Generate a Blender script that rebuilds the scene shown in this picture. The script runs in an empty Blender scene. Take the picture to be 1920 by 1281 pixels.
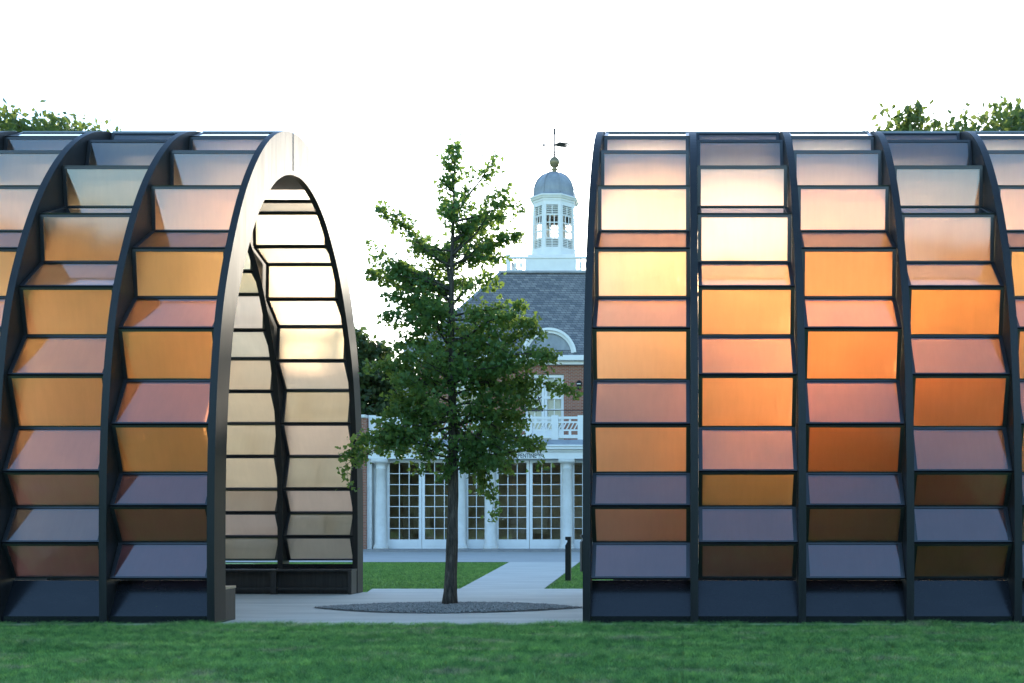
import bpy, bmesh, math, random
import numpy as np
from mathutils import Vector, Matrix, noise
R = math.radians
rnd = random.Random(7)
rng = np.random.default_rng(7)
S = bpy.context.scene
C = S.collection

# ------------------------------------------------------------------ camera, sky, sun, exposure
CAM_H = 1.30
cam = bpy.data.objects.new("camera", bpy.data.cameras.new("camera"))
C.objects.link(cam)
cam.location = (0, 0, CAM_H)
cam.rotation_euler = (R(90), 0, 0)
cam.data.sensor_width = 36.0
cam.data.lens = 37.5                       # 2000 px on a 1920 px frame
cam.data.shift_x = -(1280 - 960) / 1920    # the frame is an off-centre crop
cam.data.shift_y = (982 - 640.5) / 1920
cam.data.clip_start = 0.05
cam.data.clip_end = 3000
S.camera = cam

SUN_AZ = math.atan2(68, 2000)              # to the right of +Y
SUN_EL = math.atan2(570, 2000)
world = bpy.data.worlds.new("World")
S.world = world
world.use_nodes = True
wn = world.node_tree
wn.nodes.clear()
sky = wn.nodes.new("ShaderNodeTexSky")
sky.sky_type = 'NISHITA'
sky.sun_disc = False
sky.sun_elevation = SUN_EL
sky.sun_rotation = SUN_AZ
sky.altitude = 30
sky.air_density = 1.4
sky.dust_density = 0.8
sky.ozone_density = 3.6
bg = wn.nodes.new("ShaderNodeBackground")
bg.inputs['Strength'].default_value = 0.15
wo = wn.nodes.new("ShaderNodeOutputWorld")
wn.links.new(sky.outputs[0], bg.inputs['Color'])
wn.links.new(bg.outputs[0], wo.inputs['Surface'])

sl = bpy.data.lights.new("sun", 'SUN')
sl.energy = 2.0
sl.angle = R(0.5)
sl.color = (1.0, 0.86, 0.66)
sun = bpy.data.objects.new("sun", sl)
C.objects.link(sun)
sdir = Vector((math.sin(SUN_AZ) * math.cos(SUN_EL), math.cos(SUN_AZ) * math.cos(SUN_EL), math.sin(SUN_EL)))
sun.rotation_euler = (-sdir).to_track_quat('-Z', 'Y').to_euler()
sun.location = (5, 60, 30)

S.view_settings.view_transform = 'Standard'
S.view_settings.look = 'None'
S.view_settings.exposure = 1.95
S.view_settings.gamma = 1.0
S.view_settings.use_curve_mapping = False
S.view_settings.use_white_balance = True        # the photograph is balanced cool, so that shade reads blue
S.view_settings.white_balance_temperature = 6200
S.render.engine = 'CYCLES'
cy = S.cycles
cy.max_bounces = 12
cy.diffuse_bounces = 4
cy.glossy_bounces = 4
cy.transmission_bounces = 8
cy.transparent_max_bounces = 8
cy.caustics_reflective = False
cy.caustics_refractive = True
cy.sample_clamp_indirect = 8.0
cy.use_denoising = True
try:
    cy.denoiser = 'OPENIMAGEDENOISE'
except Exception:
    pass

# ------------------------------------------------------------------ materials
def newmat(name):
    m = bpy.data.materials.new(name)
    m.use_nodes = True
    nt = m.node_tree
    nt.nodes.clear()
    out = nt.nodes.new("ShaderNodeOutputMaterial")
    return m, nt, out

def N(nt, typ, **kw):
    n = nt.nodes.new(typ)
    for k, v in kw.items():
        if k in n.inputs.keys():
            n.inputs[k].default_value = v
        else:
            setattr(n, k, v)
    return n

def ramp(nt, stops):
    r = nt.nodes.new("ShaderNodeValToRGB")
    e = r.color_ramp.elements
    while len(e) < len(stops):
        e.new(0.5)
    for el, (p, c) in zip(e, stops):
        el.position = p
        el.color = (*c, 1)
    return r

def coords(nt, scale=(1, 1, 1), kind='Object'):
    tc = nt.nodes.new("ShaderNodeTexCoord")
    mp = nt.nodes.new("ShaderNodeMapping")
    mp.inputs['Scale'].default_value = scale
    nt.links.new(tc.outputs[kind], mp.inputs['Vector'])
    return mp.outputs[0]

def world_pos(nt, scale=(1, 1, 1)):
    g = nt.nodes.new("ShaderNodeNewGeometry")
    mp = nt.nodes.new("ShaderNodeMapping")
    mp.inputs['Scale'].default_value = scale
    nt.links.new(g.outputs['Position'], mp.inputs['Vector'])
    return mp.outputs[0]

def plain(name, c1, c2=None, rough=0.5, scale=(3, 3, 3), bump=0.0, spec=0.5, metal=0.0, detail=6, bscale=None, coat=0.0):
    m, nt, out = newmat(name)
    p = N(nt, "ShaderNodeBsdfPrincipled")
    p.inputs['Roughness'].default_value = rough
    p.inputs['Specular IOR Level'].default_value = spec
    p.inputs['Metallic'].default_value = metal
    p.inputs['Coat Weight'].default_value = coat
    p.inputs['Coat Roughness'].default_value = 0.1
    v = world_pos(nt, scale)
    nz = N(nt, "ShaderNodeTexNoise", Scale=1.0, Detail=detail, Roughness=0.6)
    nt.links.new(v, nz.inputs['Vector'])
    r = ramp(nt, [(0.3, c1), (0.7, c2 or c1)])
    nt.links.new(nz.outputs['Fac'], r.inputs[0])
    nt.links.new(r.outputs[0], p.inputs['Base Color'])
    if bump:
        n2 = N(nt, "ShaderNodeTexNoise", Scale=1.0, Detail=5)
        nt.links.new(world_pos(nt, bscale or tuple(s * 6 for s in scale)), n2.inputs['Vector'])
        b = N(nt, "ShaderNodeBump", Strength=bump, Distance=0.02)
        nt.links.new(n2.outputs['Fac'], b.inputs['Height'])
        nt.links.new(b.outputs[0], p.inputs['Normal'])
    nt.links.new(p.outputs[0], out.inputs[0])
    return m

def make_pane_mat():
    """Frosted tinted polycarbonate: part diffusing, part blurred see-through, glossy skin."""
    m, nt, out = newmat("tinted_polycarbonate")
    oi = nt.nodes.new("ShaderNodeObjectInfo")
    geo = nt.nodes.new("ShaderNodeNewGeometry")
    nz = N(nt, "ShaderNodeTexNoise", Scale=2.2, Detail=3)
    nt.links.new(world_pos(nt), nz.inputs['Vector'])
    st = N(nt, "ShaderNodeTexNoise", Scale=1.0, Detail=5, Roughness=0.65)
    nt.links.new(world_pos(nt, (16, 5, 2.2)), st.inputs['Vector'])
    av = N(nt, "ShaderNodeMath", operation='MULTIPLY_ADD')
    nt.links.new(st.outputs['Fac'], av.inputs[0])
    av.inputs[1].default_value = 0.8
    nt.links.new(nz.outputs['Fac'], av.inputs[2])
    mul = N(nt, "ShaderNodeMath", operation='MULTIPLY_ADD')
    nt.links.new(av.outputs[0], mul.inputs[0])
    mul.inputs[1].default_value = 0.16
    mul.inputs[2].default_value = 0.86
    sq = N(nt, "ShaderNodeGamma", Gamma=0.5)               # light passes two faces of the sheet
    nt.links.new(oi.outputs['Color'], sq.inputs[0])
    tint = N(nt, "ShaderNodeVectorMath", operation='SCALE')
    nt.links.new(sq.outputs[0], tint.inputs[0])
    nt.links.new(mul.outputs[0], tint.inputs['Scale'])
    tr = nt.nodes.new("ShaderNodeBsdfTranslucent")
    rf = N(nt, "ShaderNodeBsdfRefraction", Roughness=0.93)
    rf.inputs['IOR'].default_value = 1.25
    nt.links.new(tint.outputs[0], tr.inputs['Color'])
    nt.links.new(tint.outputs[0], rf.inputs['Color'])
    mix = nt.nodes.new("ShaderNodeMixShader")
    mix.inputs[0].default_value = 0.92
    nt.links.new(tr.outputs[0], mix.inputs[1])
    nt.links.new(rf.outputs[0], mix.inputs[2])
    gl = N(nt, "ShaderNodeBsdfGlossy", Roughness=0.075)
    gl.inputs['Color'].default_value = (1, 1, 1, 1)
    fr0 = nt.nodes.new("ShaderNodeFresnel")
    fr0.inputs['IOR'].default_value = 1.5
    inv = N(nt, "ShaderNodeMath", operation='SUBTRACT')
    inv.inputs[0].default_value = 1.0
    nt.links.new(geo.outputs['Backfacing'], inv.inputs[1])
    fr1 = N(nt, "ShaderNodeMath", operation='MULTIPLY')    # multi-wall sheet: several skins mirror, seen from outside only
    fr1.inputs[1].default_value = 2.9
    nt.links.new(fr0.outputs[0], fr1.inputs[0])
    fr = N(nt, "ShaderNodeMath", operation='MULTIPLY')
    fr.use_clamp = True
    nt.links.new(fr1.outputs[0], fr.inputs[0])
    nt.links.new(inv.outputs[0], fr.inputs[1])
    m2 = nt.nodes.new("ShaderNodeMixShader")
    nt.links.new(fr.outputs[0], m2.inputs[0])
    nt.links.new(mix.outputs[0], m2.inputs[1])
    nt.links.new(gl.outputs[0], m2.inputs[2])
    nt.links.new(m2.outputs[0], out.inputs[0])
    return m

def make_rib_mat(name, scale):
    m, nt, out = newmat(name)
    p = N(nt, "ShaderNodeBsdfPrincipled")
    v = world_pos(nt, scale)
    nz = N(nt, "ShaderNodeTexNoise", Scale=1.0, Detail=7, Roughness=0.6)
    nt.links.new(v, nz.inputs['Vector'])
    r = ramp(nt, [(0.3, (0.008, 0.008, 0.009)), (0.7, (0.019, 0.0185, 0.0185))])
    nt.links.new(nz.outputs['Fac'], r.inputs[0])
    nt.links.new(r.outputs[0], p.inputs['Base Color'])
    rr = N(nt, "ShaderNodeMapRange")
    rr.inputs['To Min'].default_value = 0.40
    rr.inputs['To Max'].default_value = 0.56
    nt.links.new(nz.outputs['Fac'], rr.inputs['Value'])
    nt.links.new(rr.outputs[0], p.inputs['Roughness'])
    p.inputs['Specular IOR Level'].default_value = 0.40
    b = N(nt, "ShaderNodeBump", Strength=0.06, Distance=0.01)
    nt.links.new(nz.outputs['Fac'], b.inputs['Height'])
    nt.links.new(b.outputs[0], p.inputs['Normal'])
    nt.links.new(p.outputs[0], out.inputs[0])
    return m

def make_leaf_mat(name, c1, c2, trans=0.35, tcol=(0.16, 0.24, 0.03)):
    m, nt, out = newmat(name)
    nz = N(nt, "ShaderNodeTexNoise", Scale=3.0, Detail=3)
    nt.links.new(world_pos(nt), nz.inputs['Vector'])
    n2 = N(nt, "ShaderNodeTexWhiteNoise", noise_dimensions='3D')
    sn = N(nt, "ShaderNodeVectorMath", operation='SNAP')
    nt.links.new(world_pos(nt), sn.inputs[0])
    sn.inputs[1].default_value = (0.07, 0.07, 0.07)
    nt.links.new(sn.outputs[0], n2.inputs['Vector'])
    ad = N(nt, "ShaderNodeMath", operation='MULTIPLY_ADD')
    nt.links.new(n2.outputs['Value'], ad.inputs[0])
    ad.inputs[1].default_value = 0.35
    nt.links.new(nz.outputs['Fac'], ad.inputs[2])
    r = ramp(nt, [(0.4, c1), (0.95, c2)])
    nt.links.new(ad.outputs[0], r.inputs[0])
    p = N(nt, "ShaderNodeBsdfPrincipled", Roughness=0.5)
    p.inputs['Specular IOR Level'].default_value = 0.35
    nt.links.new(r.outputs[0], p.inputs['Base Color'])
    t = nt.nodes.new("ShaderNodeBsdfTranslucent")
    t.inputs['Color'].default_value = (*tcol, 1)
    mx = nt.nodes.new("ShaderNodeMixShader")
    mx.inputs[0].default_value = trans
    nt.links.new(p.outputs[0], mx.inputs[1])
    nt.links.new(t.outputs[0], mx.inputs[2])
    nt.links.new(mx.outputs[0], out.inputs[0])
    return m

def make_brick_mat():
    m, nt, out = newmat("red_brick")
    g = nt.nodes.new("ShaderNodeNewGeometry")
    sp = nt.nodes.new("ShaderNodeSeparateXYZ")
    nt.links.new(g.outputs['Position'], sp.inputs[0])
    ad = N(nt, "ShaderNodeMath", operation='ADD')
    nt.links.new(sp.outputs[0], ad.inputs[0])
    nt.links.new(sp.outputs[1], ad.inputs[1])
    cb = nt.nodes.new("ShaderNodeCombineXYZ")
    nt.links.new(ad.outputs[0], cb.inputs[0])
    nt.links.new(sp.outputs[2], cb.inputs[1])
    br = nt.nodes.new("ShaderNodeTexBrick")
    br.inputs['Scale'].default_value = 1.0
    br.inputs['Brick Width'].default_value = 0.225
    br.inputs['Row Height'].default_value = 0.078
    br.inputs['Mortar Size'].default_value = 0.012
    br.inputs['Color1'].default_value = (0.26, 0.075, 0.04, 1)
    br.inputs['Color2'].default_value = (0.36, 0.13, 0.07, 1)
    br.inputs['Mortar'].default_value = (0.30, 0.25, 0.20, 1)
    nt.links.new(cb.outputs[0], br.inputs['Vector'])
    p = N(nt, "ShaderNodeBsdfPrincipled", Roughness=0.85)
    nt.links.new(br.outputs['Color'], p.inputs['Base Color'])
    b = N(nt, "ShaderNodeBump", Strength=0.5, Distance=0.01)
    b.invert = True
    nt.links.new(br.outputs['Fac'], b.inputs['Height'])
    nt.links.new(b.outputs[0], p.inputs['Normal'])
    nt.links.new(p.outputs[0], out.inputs[0])
    return m

def make_slate_mat():
    m, nt, out = newmat("grey_slate")
    g = nt.nodes.new("ShaderNodeNewGeometry")
    sp = nt.nodes.new("ShaderNodeSeparateXYZ")
    nt.links.new(g.outputs['Position'], sp.inputs[0])
    ad = N(nt, "ShaderNodeMath", operation='ADD')
    nt.links.new(sp.outputs[0], ad.inputs[0])
    nt.links.new(sp.outputs[1], ad.inputs[1])
    cb = nt.nodes.new("ShaderNodeCombineXYZ")
    nt.links.new(ad.outputs[0], cb.inputs[0])
    nt.links.new(sp.outputs[2], cb.inputs[1])
    br = nt.nodes.new("ShaderNodeTexBrick")
    br.inputs['Scale'].default_value = 1.0
    br.inputs['Brick Width'].default_value = 0.3
    br.inputs['Row Height'].default_value = 0.14
    br.inputs['Mortar Size'].default_value = 0.012
    br.inputs['Color1'].default_value = (0.12, 0.125, 0.135, 1)
    br.inputs['Color2'].default_value = (0.24, 0.235, 0.23, 1)
    br.inputs['Mortar'].default_value = (0.05, 0.05, 0.055, 1)
    nt.links.new(cb.outputs[0], br.inputs['Vector'])
    p = N(nt, "ShaderNodeBsdfPrincipled", Roughness=0.6)
    nt.links.new(br.outputs['Color'], p.inputs['Base Color'])
    b = N(nt, "ShaderNodeBump", Strength=0.6, Distance=0.02)
    b.invert = True
    nt.links.new(br.outputs['Fac'], b.inputs['Height'])
    nt.links.new(b.outputs[0], p.inputs['Normal'])
    nt.links.new(p.outputs[0], out.inputs[0])
    return m

def make_glass_mat():
    m, nt, out = newmat("window_glass")
    tr = nt.nodes.new("ShaderNodeBsdfTransparent")
    tr.inputs['Color'].default_value = (0.92, 0.93, 0.91, 1)
    gl = N(nt, "ShaderNodeBsdfGlossy", Roughness=0.01)
    fr = N(nt, "ShaderNodeFresnel", IOR=1.5)
    ad = N(nt, "ShaderNodeMath", operation='MULTIPLY_ADD')
    nt.links.new(fr.outputs[0], ad.inputs[0])
    ad.inputs[1].default_value = 1.2
    ad.inputs[2].default_value = 0.0
    ad.use_clamp = True
    mx = nt.nodes.new("ShaderNodeMixShader")
    nt.links.new(ad.outputs[0], mx.inputs[0])
    nt.links.new(tr.outputs[0], mx.inputs[1])
    nt.links.new(gl.outputs[0], mx.inputs[2])
    nt.links.new(mx.outputs[0], out.inputs[0])
    return m

def make_grass_mat(name, dry=0.5, blade=True, seams=True, gain=(1, 1, 1)):
    m, nt, out = newmat(name)
    big = N(nt, "ShaderNodeTexNoise", Scale=1.0, Detail=5, Roughness=0.6)
    nt.links.new(world_pos(nt, (0.9, 1.5, 1)), big.inputs['Vector'])
    r = ramp(nt, [(0.28, (0.14, 0.30, 0.09)), (0.5, (0.19, 0.38, 0.11)), (0.72, (0.26, 0.43, 0.14))])
    nt.links.new(big.outputs['Fac'], r.inputs[0])
    gm = N(nt, "ShaderNodeMix", data_type='RGBA', blend_type='MULTIPLY')
    gm.inputs[0].default_value = 1.0
    nt.links.new(r.outputs[0], gm.inputs[6])
    gm.inputs[7].default_value = (*gain, 1)
    tuft = N(nt, "ShaderNodeTexNoise", Scale=1.0, Detail=4, Roughness=0.7)
    nt.links.new(world_pos(nt, (7, 9, 1)), tuft.inputs['Vector'])
    tr_ = ramp(nt, [(0.36, (0.38, 0.44, 0.44)), (0.5, (1.08, 1.02, 0.98)), (0.63, (1.95, 1.6, 1.3))])
    nt.links.new(tuft.outputs['Fac'], tr_.inputs[0])
    dryn = N(nt, "ShaderNodeTexNoise", Scale=1.0, Detail=6, Roughness=0.65)
    nt.links.new(world_pos(nt, (1.1, 2.6, 1)), dryn.inputs['Vector'])
    dr = ramp(nt, [(0.56, (0, 0, 0)), (0.64, (1, 1, 1))])
    nt.links.new(dryn.outputs['Fac'], dr.inputs[0])
    dm = N(nt, "ShaderNodeMath", operation='MULTIPLY')
    nt.links.new(dr.outputs[0], dm.inputs[0])
    dm.inputs[1].default_value = dry
    mx = N(nt, "ShaderNodeMix", data_type='RGBA')
    nt.links.new(dm.outputs[0], mx.inputs[0])
    nt.links.new(gm.outputs[2], mx.inputs[6])
    mx.inputs[7].default_value = (0.42, 0.40, 0.27, 1)
    # turf rolls: each strip a slightly different green
    vo = N(nt, "ShaderNodeTexBrick")
    vo.inputs['Scale'].default_value = 1.0
    vo.inputs['Brick Width'].default_value = 2.2
    vo.inputs['Row Height'].default_value = 0.42
    vo.inputs['Mortar Size'].default_value = 0.014
    vo.inputs['Color1'].default_value = (0.80, 0.86, 0.82, 1)
    vo.inputs['Color2'].default_value = (1.15, 1.12, 1.05, 1)
    vo.inputs['Mortar'].default_value = (0.72, 0.72, 0.72, 1)
    nt.links.new(world_pos(nt), vo.inputs['Vector'])
    mm = N(nt, "ShaderNodeMix", data_type='RGBA', blend_type='MULTIPLY')
    mm.inputs[0].default_value = 1.0 if seams else 0.0
    nt.links.new(mx.outputs[2], mm.inputs[6])
    nt.links.new(vo.outputs['Color'], mm.inputs[7])
    m4 = N(nt, "ShaderNodeMix", data_type='RGBA', blend_type='MULTIPLY')
    m4.inputs[0].default_value = 1.0
    nt.links.new(mm.outputs[2], m4.inputs[6])
    nt.links.new(tr_.outputs[0], m4.inputs[7])
    mm = m4
    p = N(nt, "ShaderNodeBsdfPrincipled", Roughness=0.65)
    p.inputs['Specular IOR Level'].default_value = 0.25
    nt.links.new(mm.outputs[2], p.inputs['Base Color'])
    if blade:
        t = nt.nodes.new("ShaderNodeBsdfTranslucent")
        nt.links.new(mm.outputs[2], t.inputs['Color'])
        ms = nt.nodes.new("ShaderNodeMixShader")
        ms.inputs[0].default_value = 0.3
        nt.links.new(p.outputs[0], ms.inputs[1])
        nt.links.new(t.outputs[0], ms.inputs[2])
        nt.links.new(ms.outputs[0], out.inputs[0])
    else:
        nz = N(nt, "ShaderNodeTexNoise", Scale=40.0, Detail=5)
        nt.links.new(world_pos(nt), nz.inputs['Vector'])
        b = N(nt, "ShaderNodeBump", Strength=0.8, Distance=0.03)
        nt.links.new(nz.outputs['Fac'], b.inputs['Height'])
        nt.links.new(b.outputs[0], p.inputs['Normal'])
        nt.links.new(p.outputs[0], out.inputs[0])
    return m

def make_bark_mat():
    m, nt, out = newmat("furrowed_bark")
    nz = N(nt, "ShaderNodeTexNoise", Scale=1.0, Detail=8, Roughness=0.7)
    nt.links.new(world_pos(nt, (26, 26, 4.5)), nz.inputs['Vector'])
    r = ramp(nt, [(0.32, (0.022, 0.018, 0.014)), (0.52, (0.085, 0.068, 0.052)), (0.72, (0.19, 0.16, 0.125))])
    nt.links.new(nz.outputs['Fac'], r.inputs[0])
    p = N(nt, "ShaderNodeBsdfPrincipled", Roughness=0.9)
    nt.links.new(r.outputs[0], p.inputs['Base Color'])
    b = N(nt, "ShaderNodeBump", Strength=0.9, Distance=0.02)
    nt.links.new(nz.outputs['Fac'], b.inputs['Height'])
    nt.links.new(b.outputs[0], p.inputs['Normal'])
    nt.links.new(p.outputs[0], out.inputs[0])
    return m

def make_lamp_mat(strength):
    m, nt, out = newmat("lit_lamp")
    e = N(nt, "ShaderNodeEmission", Strength=strength)
    e.inputs['Color'].default_value = (1, 0.93, 0.82, 1)
    nt.links.new(e.outputs[0], out.inputs[0])
    return m

M = {
    'pane': make_pane_mat(),
    'rib': make_rib_mat("dark_brushed_steel", (9, 9, 0.9)),
    'frame': plain("dark_frame_paint", (0.014, 0.014, 0.016), (0.022, 0.022, 0.024), rough=0.3, spec=0.7),
    'plinth': plain("dark_plinth_panel", (0.008, 0.009, 0.012), (0.015, 0.015, 0.018), rough=0.22, spec=0.45, scale=(2, 2, 5)),
    'soffit': plain("dark_soffit", (0.02, 0.03, 0.04), (0.035, 0.05, 0.06), rough=0.5),
    'bench_top': plain("pale_timber", (0.34, 0.25, 0.16), (0.46, 0.35, 0.23), rough=0.5, scale=(2, 30, 30)),
    'bench': plain("dark_stained_timber", (0.02, 0.019, 0.0185), (0.042, 0.04, 0.038), rough=0.45, scale=(25, 25, 1.5), bump=0.1),
    'concrete': plain("pale_concrete", (0.42, 0.40, 0.35), (0.58, 0.555, 0.485), rough=0.85, scale=(0.5, 3.0, 1), bump=0.25, detail=9, bscale=(20, 40, 20)),
    'terrace': plain("grey_paving", (0.33, 0.32, 0.295), (0.41, 0.40, 0.37), rough=0.8, scale=(0.7, 2.0, 1), bump=0.2),
    'stone': plain("grey_stone", (0.22, 0.22, 0.22), (0.32, 0.31, 0.30), rough=0.8, scale=(2, 2, 2)),
    'white': plain("white_paint", (0.72, 0.72, 0.70), (0.80, 0.80, 0.78), rough=0.45, scale=(1.5, 1.5, 1.5)),
    'column': plain("cream_stone_paint", (0.62, 0.61, 0.57), (0.74, 0.73, 0.69), rough=0.6, scale=(3, 3, 3)),
    'lead': plain("lead_sheet", (0.20, 0.22, 0.25), (0.32, 0.35, 0.38), rough=0.45, scale=(2, 2, 1.2)),
    'gold': plain("weathered_gilding", (0.20, 0.16, 0.09), (0.32, 0.26, 0.15), rough=0.4, metal=0.4),
    'iron': plain("black_iron", (0.010, 0.010, 0.012), (0.018, 0.018, 0.02), rough=0.4),
    'letter': plain("black_lettering", (0.01, 0.01, 0.012), rough=0.4),
    'brick': make_brick_mat(),
    'slate': make_slate_mat(),
    'glass': make_glass_mat(),
    'room': plain("dim_room_wall", (0.42, 0.31, 0.19), (0.68, 0.54, 0.36), rough=0.9, scale=(0.8, 1, 0.6)),
    'curtain': plain("pale_blind", (0.55, 0.6, 0.55), (0.62, 0.66, 0.6), rough=0.8),
    'grass': make_grass_mat("lawn_blades", 0.75, True),
    'grass_far': make_grass_mat("far_lawn_blades", 0.12, True, False, (0.88, 0.84, 0.72)),
    'soil': make_grass_mat("lawn_ground", 0.8, False),
    'gravel': plain("grey_gravel", (0.14, 0.135, 0.125), (0.44, 0.42, 0.38), rough=0.9, scale=(45, 45, 45), detail=1),
    'gravel_bed': plain("dark_gravel_base", (0.11, 0.105, 0.10), (0.19, 0.18, 0.17), rough=0.95, scale=(30, 30, 30)),
    'bark': make_bark_mat(),
    'ginkgo': make_leaf_mat("ginkgo_leaf", (0.052, 0.130, 0.045), (0.130, 0.240, 0.072), 0.45, (0.28, 0.40, 0.07)),
    'leaf_far': make_leaf_mat("park_tree_leaf", (0.022, 0.048, 0.020), (0.055, 0.095, 0.035), 0.30, (0.13, 0.19, 0.04)),
    'leaf_pale': make_leaf_mat("pale_tree_leaf", (0.04, 0.075, 0.025), (0.09, 0.13, 0.04), 0.45, (0.22, 0.28, 0.06)),
    'dead_leaf': plain("dry_leaf", (0.25, 0.07, 0.03), rough=0.7),
    'lamp': make_lamp_mat(12),
}

# ------------------------------------------------------------------ mesh helpers
class MB:
    def __init__(self):
        self.v, self.f = [], []
    def add(self, vs, fs):
        b = len(self.v)
        self.v += [tuple(p) for p in vs]
        self.f += [tuple(i + b for i in f) for f in fs]
        return self
    def box(self, x0, x1, y0, y1, z0, z1):
        return self.add([(x0, y0, z0), (x1, y0, z0), (x1, y1, z0), (x0, y1, z0), (x0, y0, z1), (x1, y0, z1), (x1, y1, z1), (x0, y1, z1)],
                        [(0, 3, 2, 1), (4, 5, 6, 7), (0, 1, 5, 4), (1, 2, 6, 5), (2, 3, 7, 6), (3, 0, 4, 7)])
    def bar(self, a, b, w, h, up=(0, 0, 1)):
        """square bar from a to b, w wide, h along up"""
        a, b = Vector(a), Vector(b)
        d = (b - a).normalized()
        u = Vector(up)
        if abs(d.dot(u)) > 0.95:
            u = Vector((0, 1, 0))
        s = d.cross(u).normalized() * w / 2
        u = s.cross(d).normalized() * h / 2
        vs = [p + i * s + j * u for p in (a, b) for i, j in ((-1, -1), (1, -1), (1, 1), (-1, 1))]
        return self.add(vs, [(0, 3, 2, 1), (4, 5, 6, 7), (0, 1, 5, 4), (1, 2, 6, 5), (2, 3, 7, 6), (3, 0, 4, 7)])
    def lathe(self, prof, n=16, cx=0, cy=0, a0=0.0):
        b = []
        for r, z in prof:
            b += [(cx + r * math.cos(a0 + 2 * math.pi * k / n), cy + r * math.sin(a0 + 2 * math.pi * k / n), z) for k in range(n)]
        f = []
        for j in range(len(prof) - 1):
            for k in range(n):
                k2 = (k + 1) % n
                f.append((j * n + k, j * n + k2, (j + 1) * n + k2, (j + 1) * n + k))
        f.append(tuple(range(n))[::-1])
        f.append(tuple((len(prof) - 1) * n + k for k in range(n)))
        return self.add(b, f)
    def tube(self, pts, rad, n=8):
        pts = [Vector(p) for p in pts]
        vs = []
        for i, p in enumerate(pts):
            d = (pts[min(i + 1, len(pts) - 1)] - pts[max(i - 1, 0)]).normalized()
            u = Vector((1, 0, 0)) if abs(d.x) < 0.8 else Vector((0, 1, 0))
            s = d.cross(u).normalized()
            t = d.cross(s)
            r = rad[i] if isinstance(rad, (list, tuple)) else rad
            vs += [p + s * r * math.cos(2 * math.pi * k / n) + t * r * math.sin(2 * math.pi * k / n) for k in range(n)]
        f = []
        for j in range(len(pts) - 1):
            for k in range(n):
                k2 = (k + 1) % n
                f.append((j * n + k, j * n + k2, (j + 1) * n + k2, (j + 1) * n + k))
        f.append(tuple(range(n))[::-1])
        f.append(tuple((len(pts) - 1) * n + k for k in range(n)))
        return self.add(vs, f)
    def mesh(self, name, mat, smooth=False):
        me = bpy.data.meshes.new(name)
        me.from_pydata(self.v, [], self.f)
        me.materials.append(mat)
        if smooth:
            for p in me.polygons:
                p.use_smooth = True
        me.update()
        return me
    def build(self, name, mat, parent=None, smooth=False, bevel=0.0):
        return link(name, self.mesh(name, mat, smooth), parent, bevel=bevel)

def link(name, me, parent=None, loc=(0, 0, 0), bevel=0.0):
    o = bpy.data.objects.new(name, me)
    C.objects.link(o)
    o.location = loc
    if parent is not None:
        o.parent = parent
    if bevel:
        md = o.modifiers.new("bevel", 'BEVEL')
        md.width = bevel
        md.segments = 2
        md.limit_method = 'ANGLE'
    return o

def tag(o, label=None, cat=None, group=None, kind=None):
    for k, v in (('label', label), ('category', cat), ('group', group), ('kind', kind)):
        if v:
            o[k] = v
    return o

def empty(name, loc=(0, 0, 0)):
    o = bpy.data.objects.new(name, None)
    C.objects.link(o)
    o.location = loc
    o.empty_display_size = 0.3
    return o

def np_mesh(name, verts, tris, mat):
    me = bpy.data.meshes.new(name)
    verts = np.asarray(verts, dtype=np.float32)
    tris = np.asarray(tris, dtype=np.int32)
    me.vertices.add(len(verts))
    me.vertices.foreach_set('co', verts.ravel())
    me.loops.add(tris.size)
    me.loops.foreach_set('vertex_index', tris.ravel())
    me.polygons.add(len(tris))
    me.polygons.foreach_set('loop_start', np.arange(0, tris.size, 3, dtype=np.int32))
    me.polygons.foreach_set('loop_total', np.full(len(tris), 3, dtype=np.int32))
    me.materials.append(mat)
    me.update(calc_edges=True)
    return me

def sheet(name, poly, z, mat, kind='structure'):
    mb = MB()
    mb.add([(x, y, z) for x, y in poly], [tuple(range(len(poly)))])
    o = mb.build(name, mat)
    return tag(o, kind=kind)

# ------------------------------------------------------------------ ground and paving
YC = 17.02                                   # ridge line of the pavilion
FRONT = 13.66                                # lawn edge along the pavilion
g = sheet("ground", [(-1500, -400), (1500, -400), (1500, 2500), (-1500, 2500)], -0.03, M['soil'])
sheet("paving", [(-60, FRONT), (60, FRONT), (60, 21.3), (-2.77, 21.3), (-4.45, 21.3), (-6.2, 21.3), (-5.98, 20.2), (-6.2, 20.3), (-60, 20.3)], 0.0, M['concrete'])
sheet("path", [(-4.45, 21.3), (-2.77, 21.3), (-3.5, 36.1), (-5.87, 36.1)], 0.0, M['concrete'])
sheet("terrace", [(-60, 36.1), (60, 36.1), (60, 52), (-60, 52)], 0.0, M['terrace'])
kb = MB()
kb.box(-26, 12, 49.3, 52.5, -0.02, 0.10)
tag(kb.build("step", M['stone'], bevel=0.01), kind='structure')

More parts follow.
